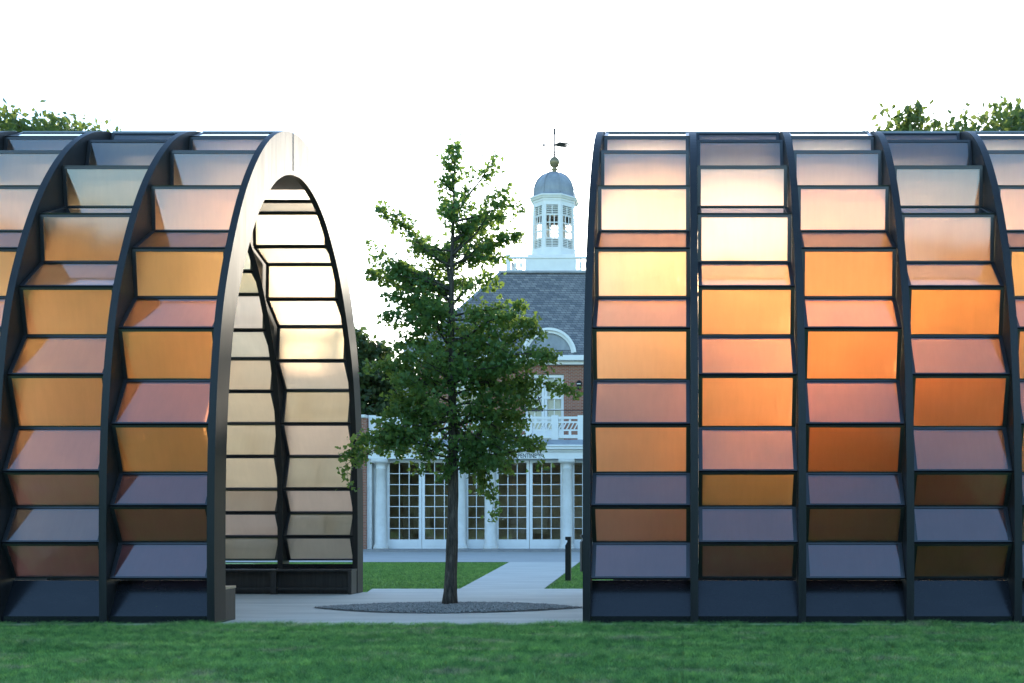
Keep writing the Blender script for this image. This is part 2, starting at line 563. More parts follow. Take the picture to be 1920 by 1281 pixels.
def blades(name, region, n, hmin, hmax, wid, mat, lump=0.02, inside=None):
    x0, x1, y0, y1 = region
    x = rng.uniform(x0, x1, n)
    y = rng.uniform(y0, y1, n)
    if inside is not None:
        k = inside(x, y)
        x, y = x[k], y[k]
        n = len(x)
    low = (np.sin(x * 2.1 + np.sin(y * 3.3) * 1.3) * np.sin(y * 4.1 + x * 0.7) + np.sin(x * 5.3 + 1.1) * np.sin(y * 7.7 + 0.4) * 0.6)
    h = rng.uniform(hmin, hmax, n) + lump * low
    h = np.maximum(h + 0.7 * lump * np.sin(x * 19 + 3 * np.sin(y * 7)) * np.sin(y * 23 + 2 * np.sin(x * 5)), 0.010)
    if region[3] < 14:
        h += np.clip((y - 13.45) / 0.3, 0, 1) * (0.014 + 0.02 * np.sin(x * 3.1 + np.sin(x * 1.3) * 2) * np.sin(x * 8.3))
        h = np.maximum(h, 0.01)
    a = rng.uniform(0, 2 * np.pi, n)
    lean = rng.normal(0, 1.5, (n, 2)) * h[:, None]
    w = wid * rng.uniform(0.7, 1.3, n)
    v = np.zeros((n, 3, 3))
    v[:, 0] = np.c_[x - np.cos(a) * w / 2, y - np.sin(a) * w / 2, np.full(n, -0.03)]
    v[:, 1] = np.c_[x + np.cos(a) * w / 2, y + np.sin(a) * w / 2, np.full(n, -0.03)]
    v[:, 2] = np.c_[x + lean[:, 0], y + lean[:, 1], h - 0.005]
    me = np_mesh(name, v.reshape(-1, 3), np.arange(3 * n).reshape(-1, 3), mat)
    o = link(name, me)
    return tag(o, kind='stuff')

gl = blades("lawn_grass", (-9.5, 5.6, 8.0, 13.80), 620000, 0.010, 0.045, 0.007, M['grass'], 0.016,
            lambda x, y: (x > -(1280 + 60) / 2000 * y) & (x < (640 + 60) / 2000 * y))
tag(gl, "short green lawn with dry patches in front of the pavilion", "lawn")
def in_far(x, y):
    e_left = -4.45 + (y - 21.3) / 14.8 * (-1.42)
    e_right = -2.77 + (y - 21.3) / 14.8 * (-0.73)
    near = (y > 21.35) | (x < -6.1)
    return (y < 36.05) & near & ((x < e_left - 0.03) | (x > e_right + 0.03)) & (x < -0.4)
gf = blades("far_lawn_grass", (-14, -0.5, 20.4, 36.05), 190000, 0.0, 0.03, 0.013, M['grass_far'], 0.004, in_far)
tag(gf, "bright green lawn either side of the path to the gallery", "lawn")

# gravel bed round the tree: lens shape
def lens_inside(x, y, s=1.0):
    u = (x + 3.60) / (2.10 * s)
    return (np.abs(u) < 1) & (np.abs(y - 16.42) < 1.02 * s * (1 - u * u))
poly = []
for k in range(41):
    u = -1 + 2 * k / 40
    poly.append((-3.60 + 2.10 * u, 16.42 - 1.02 * (1 - u * u)))
for k in range(1, 40):
    u = 1 - 2 * k / 40
    poly.append((-3.60 + 2.10 * u, 16.42 + 1.02 * (1 - u * u)))
sheet("gravel_ground", poly, 0.004, M['gravel_bed'])
n = 9000
px = rng.uniform(-5.75, -1.45, n); py = rng.uniform(15.3, 17.6, n)
k = lens_inside(px, py, 0.985)
px, py = px[k], py[k]; n = len(px)
oct_v = np.array([(1, 0, 0), (-1, 0, 0), (0, 1, 0), (0, -1, 0), (0, 0, 1), (0, 0, -1)], float)
oct_f = np.array([(0, 2, 4), (2, 1, 4), (1, 3, 4), (3, 0, 4), (2, 0, 5), (1, 2, 5), (3, 1, 5), (0, 3, 5)])
r_ = rng.uniform(0.012, 0.026, (n, 1, 3)) * np.array([1, 1, 0.75])
aa = rng.uniform(0, 6.28, n)
vv = oct_v[None] * r_ + rng.normal(0, 0.003, (n, 6, 3))
cs, sn = np.cos(aa)[:, None], np.sin(aa)[:, None]
vx = vv[..., 0] * cs - vv[..., 1] * sn; vy = vv[..., 0] * sn + vv[..., 1] * cs
bedz = 0.012 + 0.03 * np.maximum(0, 1 - ((px + 3.6) / 2.1) ** 2) * np.maximum(0, 1 - ((py - 16.42) / 1.02) ** 2)
vv = np.stack([vx + px[:, None], vy + py[:, None], vv[..., 2] + bedz[:, None]], -1)
ff = (oct_f[None] + (np.arange(n) * 6)[:, None, None]).reshape(-1, 3)
go = link("gravel", np_mesh("gravel", vv.reshape(-1, 3), ff, M['gravel']))
tag(go, "lens shaped bed of grey gravel round the tree trunk", "gravel", kind='stuff')

# ------------------------------------------------------------------ pavilion profile
_O = np.array([(3.20, -0.05), (3.205, 0.2), (3.215, .6), (3.218, 1.15), (3.21, 1.7), (3.20, 2.15), (3.168, 2.7), (3.12, 3.2), (3.058, 3.6), (2.988, 4.05), (2.90, 4.38),
               (2.80, 4.68), (2.68, 4.97), (2.53, 5.33), (2.33, 5.74), (2.13, 6.07), (1.92, 6.36), (1.70, 6.63), (1.46, 6.88), (1.19, 7.09), (.88, 7.27), (.55, 7.39), (.25, 7.45), (0, 7.465)])
def smooth_profile(P, n=400, it=480):
    t = np.r_[0, np.cumsum(np.hypot(*np.diff(P, axis=0).T))]
    s = np.linspace(0, t[-1], n)
    Q = np.c_[np.interp(s, t, P[:, 0]), np.interp(s, t, P[:, 1])]
    Mx = np.r_[Q, (Q * [-1, 1])[::-1][1:]]
    for _ in range(it):
        Mx[1:-1] = .5 * Mx[1:-1] + .25 * (Mx[2:] + Mx[:-2])
    return Mx[:n]
PQ = smooth_profile(_O)
_T = np.gradient(PQ, axis=0)
_T[-1] = (-1, 0)
_T /= np.linalg.norm(_T, axis=1)[:, None]
PN = np.c_[-_T[:, 1], _T[:, 0]]
PS = np.r_[0, np.cumsum(np.hypot(*np.diff(PQ, axis=0).T))] - 0.25     # arc length, 0 at z = 0.2 - 0.25 + ...
PS = PS + 0.0
DEP = np.interp(PQ[:, 1], [0, 2.3, 4, 5, 6, 6.8, 7.4], [.335, .345, .37, .41, .47, .56, .65])
PI_ = PQ + PN * DEP[:, None]
# arc length counted from z = -0.3 in the survey
_s0 = PQ[0, 1] + 0.3
SARC = PS + 0.25 + _s0
def on_profile(s, inset):
    q = np.array([np.interp(s, SARC, PQ[:, 0]), np.interp(s, SARC, PQ[:, 1])])
    nn = np.array([np.interp(s, SARC, PN[:, 0]), np.interp(s, SARC, PN[:, 1])])
    d = float(np.interp(s, SARC, DEP))
    return q + nn * (0.08 if inset == 'R' else min(d - 0.03, 0.45))
S_NEAR = [.88, 1.35, 1.83, 2.28, 2.90, 3.56, 4.20, 4.81, 5.42, 6.02, 6.58, 7.05, 7.5, 7.98, 8.27]
S_FAR = [.91, 1.36, 1.81, 2.26, 2.88, 3.50, 4.12, 4.72, 5.32, 5.92, 6.48, 6.98, 7.46, 8.0, 8.27]
CAPW, CAPZ = 0.45, 7.36
def zigzag(phase, side):
    """points bottom to top as (w, z); phase 0: ridge first, 1: valley first"""
    Ss = S_NEAR if side < 0 else S_FAR
    out = []
    last = 14 if phase == 0 else 13
    for k in range(last + 1):
        out.append((tuple(on_profile(Ss[k], 'R' if (k + phase) % 2 == 0 else 'V')), (k + phase) % 2 == 0))
    if phase == 1:
        out.append((tuple(on_profile(8.3, 'V')), False))
    out.append(((CAPW, CAPZ), True))
    return out

def lean(z):
    """the crown of the arch sits a little towards the lawn"""
    return -0.02 * max(0.0, min(1.0, (z - 4.6) / 2.6)) ** 1.4
def drop(z):
    return z + 0.55 * lean(z)

SP = 1.3985                                  # bay spacing
RW = 0.098                                   # rib width
BW = SP - RW - 0.012                         # clear panel width
_panel_cache = {}
def panel_meshes(phase, side, k, a, b):
    key = (phase, side, k)
    if key in _panel_cache:
        return _panel_cache[key]
    A = Vector((0, side * a[0] + lean(a[1]), drop(a[1]))); B = Vector((0, side * b[0] + lean(b[1]), drop(b[1])))
    d = (B - A).normalized(); L = (B - A).length
    nrm = Vector((0, d.z * side, -d.y * side)).normalized()
    if nrm.y * side < 0:
        nrm = -nrm
    t = 0.045
    hb = BW / 2
    riser = True
    sb, bb, tb = 0.052, 0.026, 0.034
    mb = MB()
    def obox(u0, u1, x0, x1, th):
        vs = []
        for q in (-1, 1):
            for u, x in ((u0, x0), (u0, x1), (u1, x1), (u1, x0)):
                p = A + d * u + nrm * (q * th / 2)
                vs.append((x, p.y, p.z))
        mb.add(vs, [(0, 3, 2, 1), (4, 5, 6, 7), (0, 1, 5, 4), (1, 2, 6, 5), (2, 3, 7, 6), (3, 0, 4, 7)])
    obox(0.004, bb, -hb, hb, t)
    obox(L - tb, L - 0.004, -hb, hb, t)
    obox(bb, L - tb, -hb, -hb + sb, t - 0.002)
    obox(bb, L - tb, hb - sb, hb, t - 0.002)
    fr = mb.mesh("panel_frame", M['frame'])
    pm = MB()
    e = 0.008
    vs = []
    for off in (0.002, 0.012):
        q = nrm * off
        for u, x in ((bb - e, -hb + sb - e), (bb - e, hb - sb + e), (L - tb + e, hb - sb + e), (L - tb + e, -hb + sb - e)):
            p = A + d * u + q
            vs.append((x, p.y, p.z))
    fs = [(0, 3, 2, 1), (4, 5, 6, 7), (0, 1, 5, 4), (1, 2, 6, 5), (2, 3, 7, 6), (3, 0, 4, 7)]
    fn = (Vector(vs[5]) - Vector(vs[4])).cross(Vector(vs[7]) - Vector(vs[4]))
    if fn.dot(nrm) < 0:
        fs = [f[::-1] for f in fs]
    pm.add(vs, fs)
    _panel_cache[key] = (fr, pm.mesh("pane", M['pane']))
    return _panel_cache[key]

def rib_mesh():
    nA = len(PQ)
    idx = list(range(0, nA, 5)) + [nA - 1]
    outer = [(PQ[i, 0], PQ[i, 1]) for i in idx]
    inner = [(PI_[i, 0], PI_[i, 1]) for i in idx]
    o = [(-w, z) for w, z in outer] + [(w, z) for w, z in outer[::-1][1:]]
    i_ = [(-w, z) for w, z in inner] + [(w, z) for w, z in inner[::-1][1:]]
    mb = MB()
    m = len(o)
    vs = []
    for x in (-RW / 2, RW / 2):
        vs += [(x, w + lean(z), drop(z)) for w, z in o] + [(x, w + lean(z), drop(z)) for w, z in i_]
    fs = []
    for j in range(m - 1):
        fs.append((j, j + 1, m + j + 1, m + j))                       # left face
        fs.append((2 * m + j, 3 * m + j, 3 * m + j + 1, 2 * m + j + 1))   # right face
        fs.append((j, 2 * m + j, 2 * m + j + 1, j + 1))               # outer rim
        fs.append((m + j, m + j + 1, 3 * m + j + 1, 3 * m + j))       # inner rim
    fs.append((0, m, 3 * m, 2 * m))
    fs.append((m - 1, 3 * m - 1, 4 * m - 1, 2 * m - 1)[::-1])
    mb.add(vs, fs)
    me = mb.mesh("rib", M['rib'])
    bm = bmesh.new(); bm.from_mesh(me)
    bmesh.ops.recalc_face_normals(bm, faces=bm.faces)
    bm.to_mesh(me); bm.free()
    return me
RIB = rib_mesh()

def base_mesh(side):
    """sloping dark plinth panel under the lowest panes, from the slot down to the ground strip"""
    mb = MB()
    h = BW / 2 + 0.006
    prof = [(2.90, 0.548), (3.13, 0.095), (3.15, 0.095), (3.15, -0.01), (2.87, -0.01), (2.87, 0.548)]
    m = len(prof)
    vs = [(x, side * w, z) for x in (-h, h) for w, z in prof]
    fs = [tuple(range(m)), tuple(range(m, 2 * m))[::-1]] + [(j, (j + 1) % m, m + (j + 1) % m, m + j) for j in range(m)]
    mb.add(vs, fs)
    me = mb.mesh("plinth_panel", M['plinth'])
    bm = bmesh.new(); bm.from_mesh(me)
    bmesh.ops.recalc_face_normals(bm, faces=bm.faces)
    bm.to_mesh(me); bm.free()
    return me
BASE = {-1: base_mesh(-1), 1: base_mesh(1)}
capmb = MB()
h = BW / 2 + 0.006
capmb.box(-h, h, -CAPW, CAPW, drop(CAPZ) + 0.004, drop(CAPZ) + 0.05)
CAP = capmb.mesh("roof_cap", M['lead'])
sofmb = MB().box(-h, h, -0.72, 0.72, 6.85, 6.89)
SOF = sofmb.mesh("soffit", M['soffit'])
dl = MB().lathe([(0.034, 6.825), (0.040, 6.848)], 10, 0, 0)
DOWN = dl.mesh("downlight", M['lamp'])

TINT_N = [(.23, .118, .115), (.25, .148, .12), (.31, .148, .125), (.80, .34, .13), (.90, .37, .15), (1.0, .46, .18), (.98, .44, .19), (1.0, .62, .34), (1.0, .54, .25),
          (1.0, .53, .25), (.82, .53, .28), (.84, .57, .33), (.75, .55, .38), (.85, .7, .55), (.88, .82, .74)]  # panel colour gradient, with the dim interior darkened into the low panes
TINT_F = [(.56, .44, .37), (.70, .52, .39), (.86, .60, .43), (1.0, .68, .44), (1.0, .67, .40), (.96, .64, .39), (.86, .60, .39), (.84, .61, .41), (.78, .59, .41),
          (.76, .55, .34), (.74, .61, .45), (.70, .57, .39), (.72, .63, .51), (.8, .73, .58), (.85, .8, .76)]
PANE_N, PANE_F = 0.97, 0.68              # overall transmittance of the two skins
def pavilion(x_ribs, phases, label, special=None, far=PANE_F, gain=None):
    root = tag(empty("arched_pavilion", (sum(x_ribs) / len(x_ribs), YC, 0)), label, "pavilion", "pavilion halves")
    ox = root.location.x
    for x in x_ribs:
        link("rib", RIB, root, (x - ox, 0, 0))
    for bi in range(len(x_ribs) - 1):
        bx = (x_ribs[bi] + x_ribs[bi + 1]) / 2 - ox
        ph = phases[bi]
        for side in (-1, 1):
            pts = zigzag(ph, side)
            for k in range(len(pts) - 1):
                fr, pn = panel_meshes(ph, side, k, pts[k][0], pts[k + 1][0])
                fo = link("panel", fr, root, (bx, 0, 0))
                po = link("pane", pn, fo)
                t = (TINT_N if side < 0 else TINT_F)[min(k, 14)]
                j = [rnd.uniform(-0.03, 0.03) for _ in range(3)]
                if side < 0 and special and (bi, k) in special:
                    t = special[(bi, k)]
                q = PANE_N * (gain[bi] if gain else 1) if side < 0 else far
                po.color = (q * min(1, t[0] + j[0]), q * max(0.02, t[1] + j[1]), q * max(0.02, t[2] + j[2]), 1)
            link("plinth_panel", BASE[side], root, (bx, 0, 0))
        link("roof_cap", CAP, root, (bx, 0, 0))
        so = link("soffit", SOF, root, (bx, 0, 0))
        for dx in (-0.28, 0.28):
            link("downlight", DOWN, so, (dx, -0.25, 0))
    return root

XA = -6.062 - RW / 2                          # end rib of the left half
left_x = [XA - SP * k for k in range(5, -1, -1)]
left = pavilion(left_x, [0, 1, 0, 1, 0], "left vaulted pavilion half, its open arched end facing the tree", None, 0.74)
XR = (1099.5 - 1280) * 13.8 / 2000
right_x = [XR + SP * k for k in range(0, 8)]
right = pavilion(right_x, [0, 1, 0, 1, 0, 1, 0], "right vaulted pavilion half, its panes glowing orange from the low sun",
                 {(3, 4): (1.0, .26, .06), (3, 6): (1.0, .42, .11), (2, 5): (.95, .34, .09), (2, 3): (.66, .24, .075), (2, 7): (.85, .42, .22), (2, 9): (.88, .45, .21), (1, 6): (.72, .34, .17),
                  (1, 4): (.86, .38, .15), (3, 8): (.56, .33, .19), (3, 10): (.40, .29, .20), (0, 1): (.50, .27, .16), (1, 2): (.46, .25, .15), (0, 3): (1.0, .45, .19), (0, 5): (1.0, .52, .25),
                  (1, 8): (.90, .62, .48), (1, 10): (.88, .63, .48), (0, 7): (1.0, .64, .40), (0, 9): (.94, .56, .31), (0, 11): (.95, .6, .33)}, PANE_F, [1, .95, .69, .63, .66, .7, .7])  # pane tints and bay gains also carry the fade of the sun glow

MB().box(XA + RW / 2 + 0.0005 - left.location.x, XA + RW / 2 + 0.002 - left.location.x, -0.392, -0.387, 6.80, 7.40).build("joint_strip", M['stone'], left)
# benches inside the left half
def bench(y_wall, sgn, label):
    """sgn -1: bench on the near wall; +1: on the far wall"""
    x0, x1 = left_x[0] + 0.06, XA + RW / 2 - 0.004
    yw = YC + sgn * 2.862
    yf = YC + sgn * 2.53
    root = tag(empty("bench", ((x0 + x1) / 2, (yw + yf) / 2, 0)), label, "bench", "benches along the pavilion walls")
    cx, cy_ = root.location.x, root.location.y
    lo, hi = sorted((yw, yf))
    MB().box(x0 - cx, x1 - cx, lo - cy_, hi - cy_, 0.425, 0.46).build("seat", M['bench_top'] if sgn < 0 else M['bench'], root, bevel=0.004)
    e = MB().box(x1 - 0.07 - cx, x1 - 0.006 - cx, lo + 0.006 - cy_, hi - 0.006 - cy_, 0, 0.4245).build("end_panel", M['bench'], root, bevel=0.004)
    for x in left_x[1:-1]:
        MB().box(x - 0.05 - cx, x + 0.05 - cx, min(yf, yf + sgn * 0.1) - cy_ + (0.012 if sgn > 0 else -0.012) , max(yf, yf + sgn * 0.1) - cy_, 0, 0.4245).build("leg", M['bench'], root)
    rl = yf + sgn * 0.06
    MB().box(x0 - cx, x1 - 0.072 - cx, rl - 0.02 - cy_, rl + 0.02 - cy_, 0.085, 0.125).build("rail", M['bench'], root)
    bk = yf + sgn * 0.22
    MB().box(x0 - cx, x1 - 0.072 - cx, bk - 0.01 - cy_, bk + 0.01 - cy_, 0.0, 0.4245).build("back_board", M['bench'], root)
    return root
bench(0, -1, "short visible bench end with pale top, inside the near leg of the left arch")
bench(0, 1, "long dark bench along the far wall inside the left arch")

# ------------------------------------------------------------------ gallery building
GX = -7.27                                   # axis of the gallery
YF = 50.0                                    # loggia front
FZ = lambda py: CAM_H + (982 - py) * 0.025
bld = tag(empty("gallery_building", (GX, YF, 0)), "red brick gallery with white columned front, slate roof and domed cupola", "building")
def bput(mb, name, mat, parent=bld, smooth=False, bevel=0.0):
    """mesh given in world coordinates, re-based on the building's origin (or on its parent's)"""
    off = parent.matrix_world.translation if False else Vector((0, 0, 0))
    base = Vector((GX, YF, 0))
    mb.v = [(v[0] - base.x, v[1] - base.y, v[2]) for v in mb.v]
    return mb.build(name, mat, parent, smooth, bevel)

# brick wings, upper storey
for sx in (-1, 1):
    a, b = GX + sx * 7.62, GX + sx * 19.5
    bput(MB().box(min(a, b), max(a, b), 50.15, 64, 0, 6.28), "brick_wall", M['brick'])
    bput(MB().box(min(a, b) - (0.05 if sx < 0 else 0), max(a, b) + (0.05 if sx > 0 else 0), 50.05, 64.1, 6.28, 6.42), "coping", M['column'], bevel=0.01)
    # end pier of the loggia
    a, b = GX + sx * 7.40, GX + sx * 7.618
    bput(MB().box(min(a, b), max(a, b), 50.3, 56, 0.1, 4.34), "pilaster", M['column'])
wall = MB()
wz0, wz1 = 5.0, 9.62
hw = 1.03
wall.box(GX - 6.6, GX - hw, 56, 68, wz0, wz1)
wall.box(GX + hw, GX + 6.6, 56, 68, wz0, wz1)
wall.box(GX - hw + 0.002, GX + hw - 0.002, 56.002, 57.2, 9.16, wz1)
bput(wall, "brick_wall", M['brick'])
bput(MB().box(GX - 6.85, GX + 6.85, 55.75, 68.2, 9.62, 9.80), "cornice", M['white'], bevel=0.02)
bput(MB().box(GX - 7.1, GX + 7.1, 55.5, 68.5, 9.803, 10.08), "cornice", M['white'], bevel=0.03)
# hipped slate roof with flat top
rf = MB()
T0, T1, TZ = 59.2, 63.2, 15.2
rf.add([(GX - 7.0, 55.6, 10.08), (GX + 7.0, 55.6, 10.08), (GX + 7.0, 68.4, 10.08), (GX - 7.0, 68.4, 10.08),
        (GX - 2.85, T0, TZ), (GX + 2.85, T0, TZ), (GX + 2.85, T1, TZ), (GX - 2.85, T1, TZ)],
       [(0, 1, 5, 4), (1, 2, 6, 5), (2, 3, 7, 6), (3, 0, 4, 7), (4, 5, 6, 7)])
roof = bput(rf, "roof", M['slate'])
bput(MB().box(GX - 2.95, GX + 2.95, T0 - 0.1, T1 + 0.1, TZ + 0.003, TZ + 0.12), "roof_edge", M['lead'], bevel=0.01)
for sx in (-1, 1):
    hip = MB().tube([(GX + sx * 7.0, 55.6, 10.12), (GX + sx * 2.85, T0, TZ + 0.03)], 0.09, 6)
    bput(hip, "hip_flashing", M['lead'], smooth=True)
# domed ventilator on the left wing
vt = MB().lathe([(0.30, 6.0), (0.30, 10.75), (0.36, 10.78), (0.36, 10.85), (0.30, 10.9), (0.27, 11.05), (0.18, 11.18), (0.06, 11.24)], 14, -14.9, 58)
bput(vt, "ventilator", M['lead'], smooth=False)
# dormer with white segmental hood
DZ = 10.09; DY = 55.72; DX = 0.30
def arc(r0, r1, y0, y1, cz, a0=R(6), a1=R(174), n=28):
    mb = MB()
    vs = []
    for k in range(n + 1):
        a = a0 + (a1 - a0) * k / n
        for r in (r0, r1):
            for y in (y0, y1):
                vs.append((GX + DX + r * math.cos(a), y, cz + r * math.sin(a)))
    fs = []
    for k in range(n):
        b = 4 * k
        fs += [(b, b + 4, b + 6, b + 2)[::-1], (b + 1, b + 3, b + 7, b + 5)[::-1], (b + 2, b + 6, b + 7, b + 3)[::-1], (b, b + 1, b + 5, b + 4)[::-1]]
    fs += [(0, 2, 3, 1), (4 * n, 4 * n + 1, 4 * n + 3, 4 * n + 2)]
    mb.add(vs, fs)
    bm = bmesh.new(); me = mb.mesh("t", M['white']); bm.from_mesh(me)
    bmesh.ops.recalc_face_normals(bm, faces=bm.faces)
    bm.to_mesh(me); bm.free()
    mb.v = [tuple(v.co) for v in me.vertices]; mb.f = [tuple(p.vertices) for p in me.polygons]
    bpy.data.meshes.remove(me)
    return mb
hood = bput(arc(1.16, 1.34, DY - 0.02, DY + 2.8, DZ), "dormer_hood", M['white'])
bput(arc(1.30, 1.43, DY - 0.14, DY + 0.1, DZ), "dormer_moulding", M['white'])
tm = MB()
tm.add([(GX + DX + 1.17 * math.cos(R(180 * k / 20)), DY + 0.10, DZ + 1.17 * math.sin(R(180 * k / 20))) for k in range(21)], [tuple(range(21))[::-1]])
bput(tm, "dormer_panel", M['lead'])

def glazed(name, x0, x1, z0, z1, y, cols, rows, parent, stile=0.1, bottom=0.45, top=0.1, bar=0.035, white='white'):
    """one leaf: white frame with glazing bars and separate panes"""
    mb = MB()
    t = 0.06
    mb.box(x0, x0 + stile, y, y + t, z0, z1)
    mb.box(x1 - stile, x1, y, y + t, z0, z1)
    mb.box(x0 + stile, x1 - stile, y + 0.001, y + t - 0.001, z0, z0 + bottom)
    mb.box(x0 + stile, x1 - stile, y + 0.001, y + t - 0.001, z1 - top, z1)
    if bottom > 0.3:
        mb.box(x0 + stile + 0.05, x1 - stile - 0.05, y - 0.012, y + 0.001, z0 + 0.12, z0 + bottom - 0.1)
    gx0, gx1, gz0, gz1 = x0 + stile, x1 - stile, z0 + bottom, z1 - top
    cw, rh = (gx1 - gx0) / cols, (gz1 - gz0) / rows
    for c in range(1, cols):
        mb.box(gx0 + c * cw - bar / 2, gx0 + c * cw + bar / 2, y + 0.012, y + t - 0.012, gz0, gz1)
    for r in range(1, rows):
        mb.box(gx0, gx1, y + 0.014, y + t - 0.014, gz0 + r * rh - bar / 2, gz0 + r * rh + bar / 2)
    leaf = bput(mb, name, M[white], parent)
    pm = MB().box(-cw / 2 + bar / 2 + 0.002, cw / 2 - bar / 2 - 0.002, -0.003, 0.003, -rh / 2 + bar / 2 + 0.002, rh / 2 - bar / 2 - 0.002).mesh("pane", M['glass'])
    for c in range(cols):
        for r in range(rows):
            o = link("pane", pm, leaf, (gx0 + (c + 0.5) * cw - GX, y + t / 2 - YF, gz0 + (r + 0.5) * rh))
            o.rotation_euler = (R(rnd.uniform(-0.25, 0.25)), 0, R(rnd.uniform(-0.3, 0.3)))
    return leaf

# loggia: columns, doors, entablature
ZC = 4.35
col_off = [1.81, 3.235, 6.985]
def column_mb(x, y):
    prof = [(0.36, 0.10), (0.36, 0.18), (0.33, 0.20), (0.345, 0.25), (0.30, 0.31), (0.275, 0.34), (0.27, 1.4), (0.255, 2.6), (0.225, 3.86), (0.25, 3.885), (0.25, 3.92), (0.225, 3.94), (0.225, 4.05), (0.29, 4.13), (0.33, 4.16)]
    mb = MB().lathe(prof, 28, x, y)
    mb.box(x - 0.37, x + 0.37, y - 0.37, y + 0.37, 4.162, 4.345)
    return mb
for o_ in col_off:
    for sx in (-1, 1):
        c = bput(column_mb(GX + sx * o_, YF + 0.4), "column", M['column'], smooth=False)
        for p in c.data.polygons:
            p.use_smooth = len(p.vertices) == 4 and abs(p.normal.z) < 0.8 and p.area < 1.0
yd = YF + 0.62
def pair(xc, half, cols, name="french_door"):
    glazed(name, xc - half, xc - 0.012, 0.11, 4.335, yd, cols, 7, bld, 0.13 if cols == 3 else 0.07, 0.44, 0.14)
    glazed(name, xc + 0.012, xc + half, 0.11, 4.335, yd, cols, 7, bld, 0.13 if cols == 3 else 0.07, 0.44, 0.14)
pair(GX, 1.60, 3)
for sx in (-1, 1):
    pair(GX + sx * 5.11, 1.66, 3)
    xm = GX + sx * 2.52
    glazed("side_window", xm - 0.44, xm + 0.44, 0.11, 4.335, yd, 2, 7, bld, 0.05, 0.44, 0.14)
# white jamb linings between doors and columns
jm = MB()
for lo, hi in ((1.605, 2.075), (2.965, 3.445), (6.775, 7.395)):
    for sx in (-1, 1):
        a, b = sorted((GX + sx * lo, GX + sx * hi))
        jm.box(a, b, yd + 0.03, yd + 0.16, 0.105, 4.34)
bput(jm, "jamb", M['white'])
ent = MB()
ent.box(GX - 7.5, GX + 7.5, YF + 0.06, YF + 6, 4.346, 4.64)
ent.box(GX - 7.5, GX + 7.5, YF + 0.03, YF + 6, 4.643, 4.70)
ent.box(GX - 7.56, GX + 7.56, YF - 0.04, YF + 6, 4.703, 4.78)
ent.box(GX - 7.64, GX + 7.64, YF - 0.18, YF + 6, 4.783, 4.90)
ent.box(GX - 7.68, GX + 7.68, YF - 0.24, YF + 6, 4.903, 4.99)
bput(ent, "entablature", M['white'], bevel=0.012)
ld = MB().add([(GX - 7.66, YF - 0.22, 4.995), (GX + 7.66, YF - 0.22, 4.995), (GX + 7.66, YF + 6, 4.995), (GX - 7.66, YF + 6, 4.995),
               (GX - 7.5, YF + 0.25, 5.26), (GX + 7.5, YF + 0.25, 5.26), (GX + 7.5, YF + 6, 5.26), (GX - 7.5, YF + 6, 5.26)],
              [(0, 1, 5, 4), (1, 2, 6, 5), (2, 3, 7, 6), (3, 0, 4, 7), (4, 5, 6, 7)])
bput(ld, "lead_flashing", M['lead'])
# balcony railing with lattice panels
rl = YF + 0.45
def lattice_panel(x0, x1):
    mb = MB()
    z0, z1 = 5.34, 6.36
    mb.box(x0, x1, rl - 0.05, rl + 0.05, z1 - 0.11, z1)
    mb.box(x0, x1, rl - 0.04, rl + 0.04, z0, z0 + 0.16)
    mb.box(x0, x1, rl - 0.03, rl + 0.03, z1 - 0.30, z1 - 0.22)
    mb.box(x0, x1, rl - 0.03, rl + 0.03, z0 + 0.34, z0 + 0.42)
    nn = max(2, int((x1 - x0) / 0.16))
    for k in range(nn):
        xa = x0 + (x1 - x0) * (k + 0.1) / nn
        mb.bar((xa, rl, z0 + 0.42), (xa + 0.16, rl, z1 - 0.30), 0.05, 0.09, (0, 1, 0))
    for k in range(1, nn, 2):
        xa = x0 + (x1 - x0) * k / nn
        mb.box(xa - 0.06, xa + 0.06, rl - 0.025, rl + 0.025, z0 + 0.16, z0 + 0.34)
        mb.box(xa - 0.05, xa + 0.05, rl - 0.025, rl + 0.025, z1 - 0.22, z1 - 0.11)
    return mb
posts = [GX - 7.4 + 14.8 * k / 12 for k in range(13)]
for k in range(13):
    bput(MB().box(posts[k] - 0.16, posts[k] + 0.16, rl - 0.08, rl + 0.08, 5.265, 6.42), "railing_post", M['white'], bevel=0.008)
    if k < 12:
        bput(lattice_panel(posts[k] + 0.162, posts[k + 1] - 0.162), "railing_panel", M['white'])
# upper window
glazed("window", GX - 1.02, GX - 0.01, 5.9, 9.14, 56.12, 2, 5, bld, 0.14, 0.3, 0.16, 0.05)
glazed("window", GX + 0.01, GX + 1.02, 5.9, 9.14, 56.12, 2, 5, bld, 0.14, 0.3, 0.16, 0.05)
bput(MB().box(GX - 1.0, GX + 1.0, 56.10, 56.19, 7.86, 8.0), "transom", M['white'])
bput(MB().box(GX - 0.99, GX + 0.99, 56.45, 56.48, 5.3, 9.14), "blind", M['curtain'])
# side windows of the upper storey
for sx in (-1, 1):
    for off in (4.2,):
        glazed("window", GX + sx * off - 0.75, GX + sx * off + 0.75, 6.6, 9.0, 55.93, 4, 5, bld, 0.1, 0.1, 0.1, 0.04)
        bput(MB().box(GX + sx * off - 0.74, GX + sx * off + 0.74, 55.992, 55.998, 6.62, 8.98), "blind", M['room'])
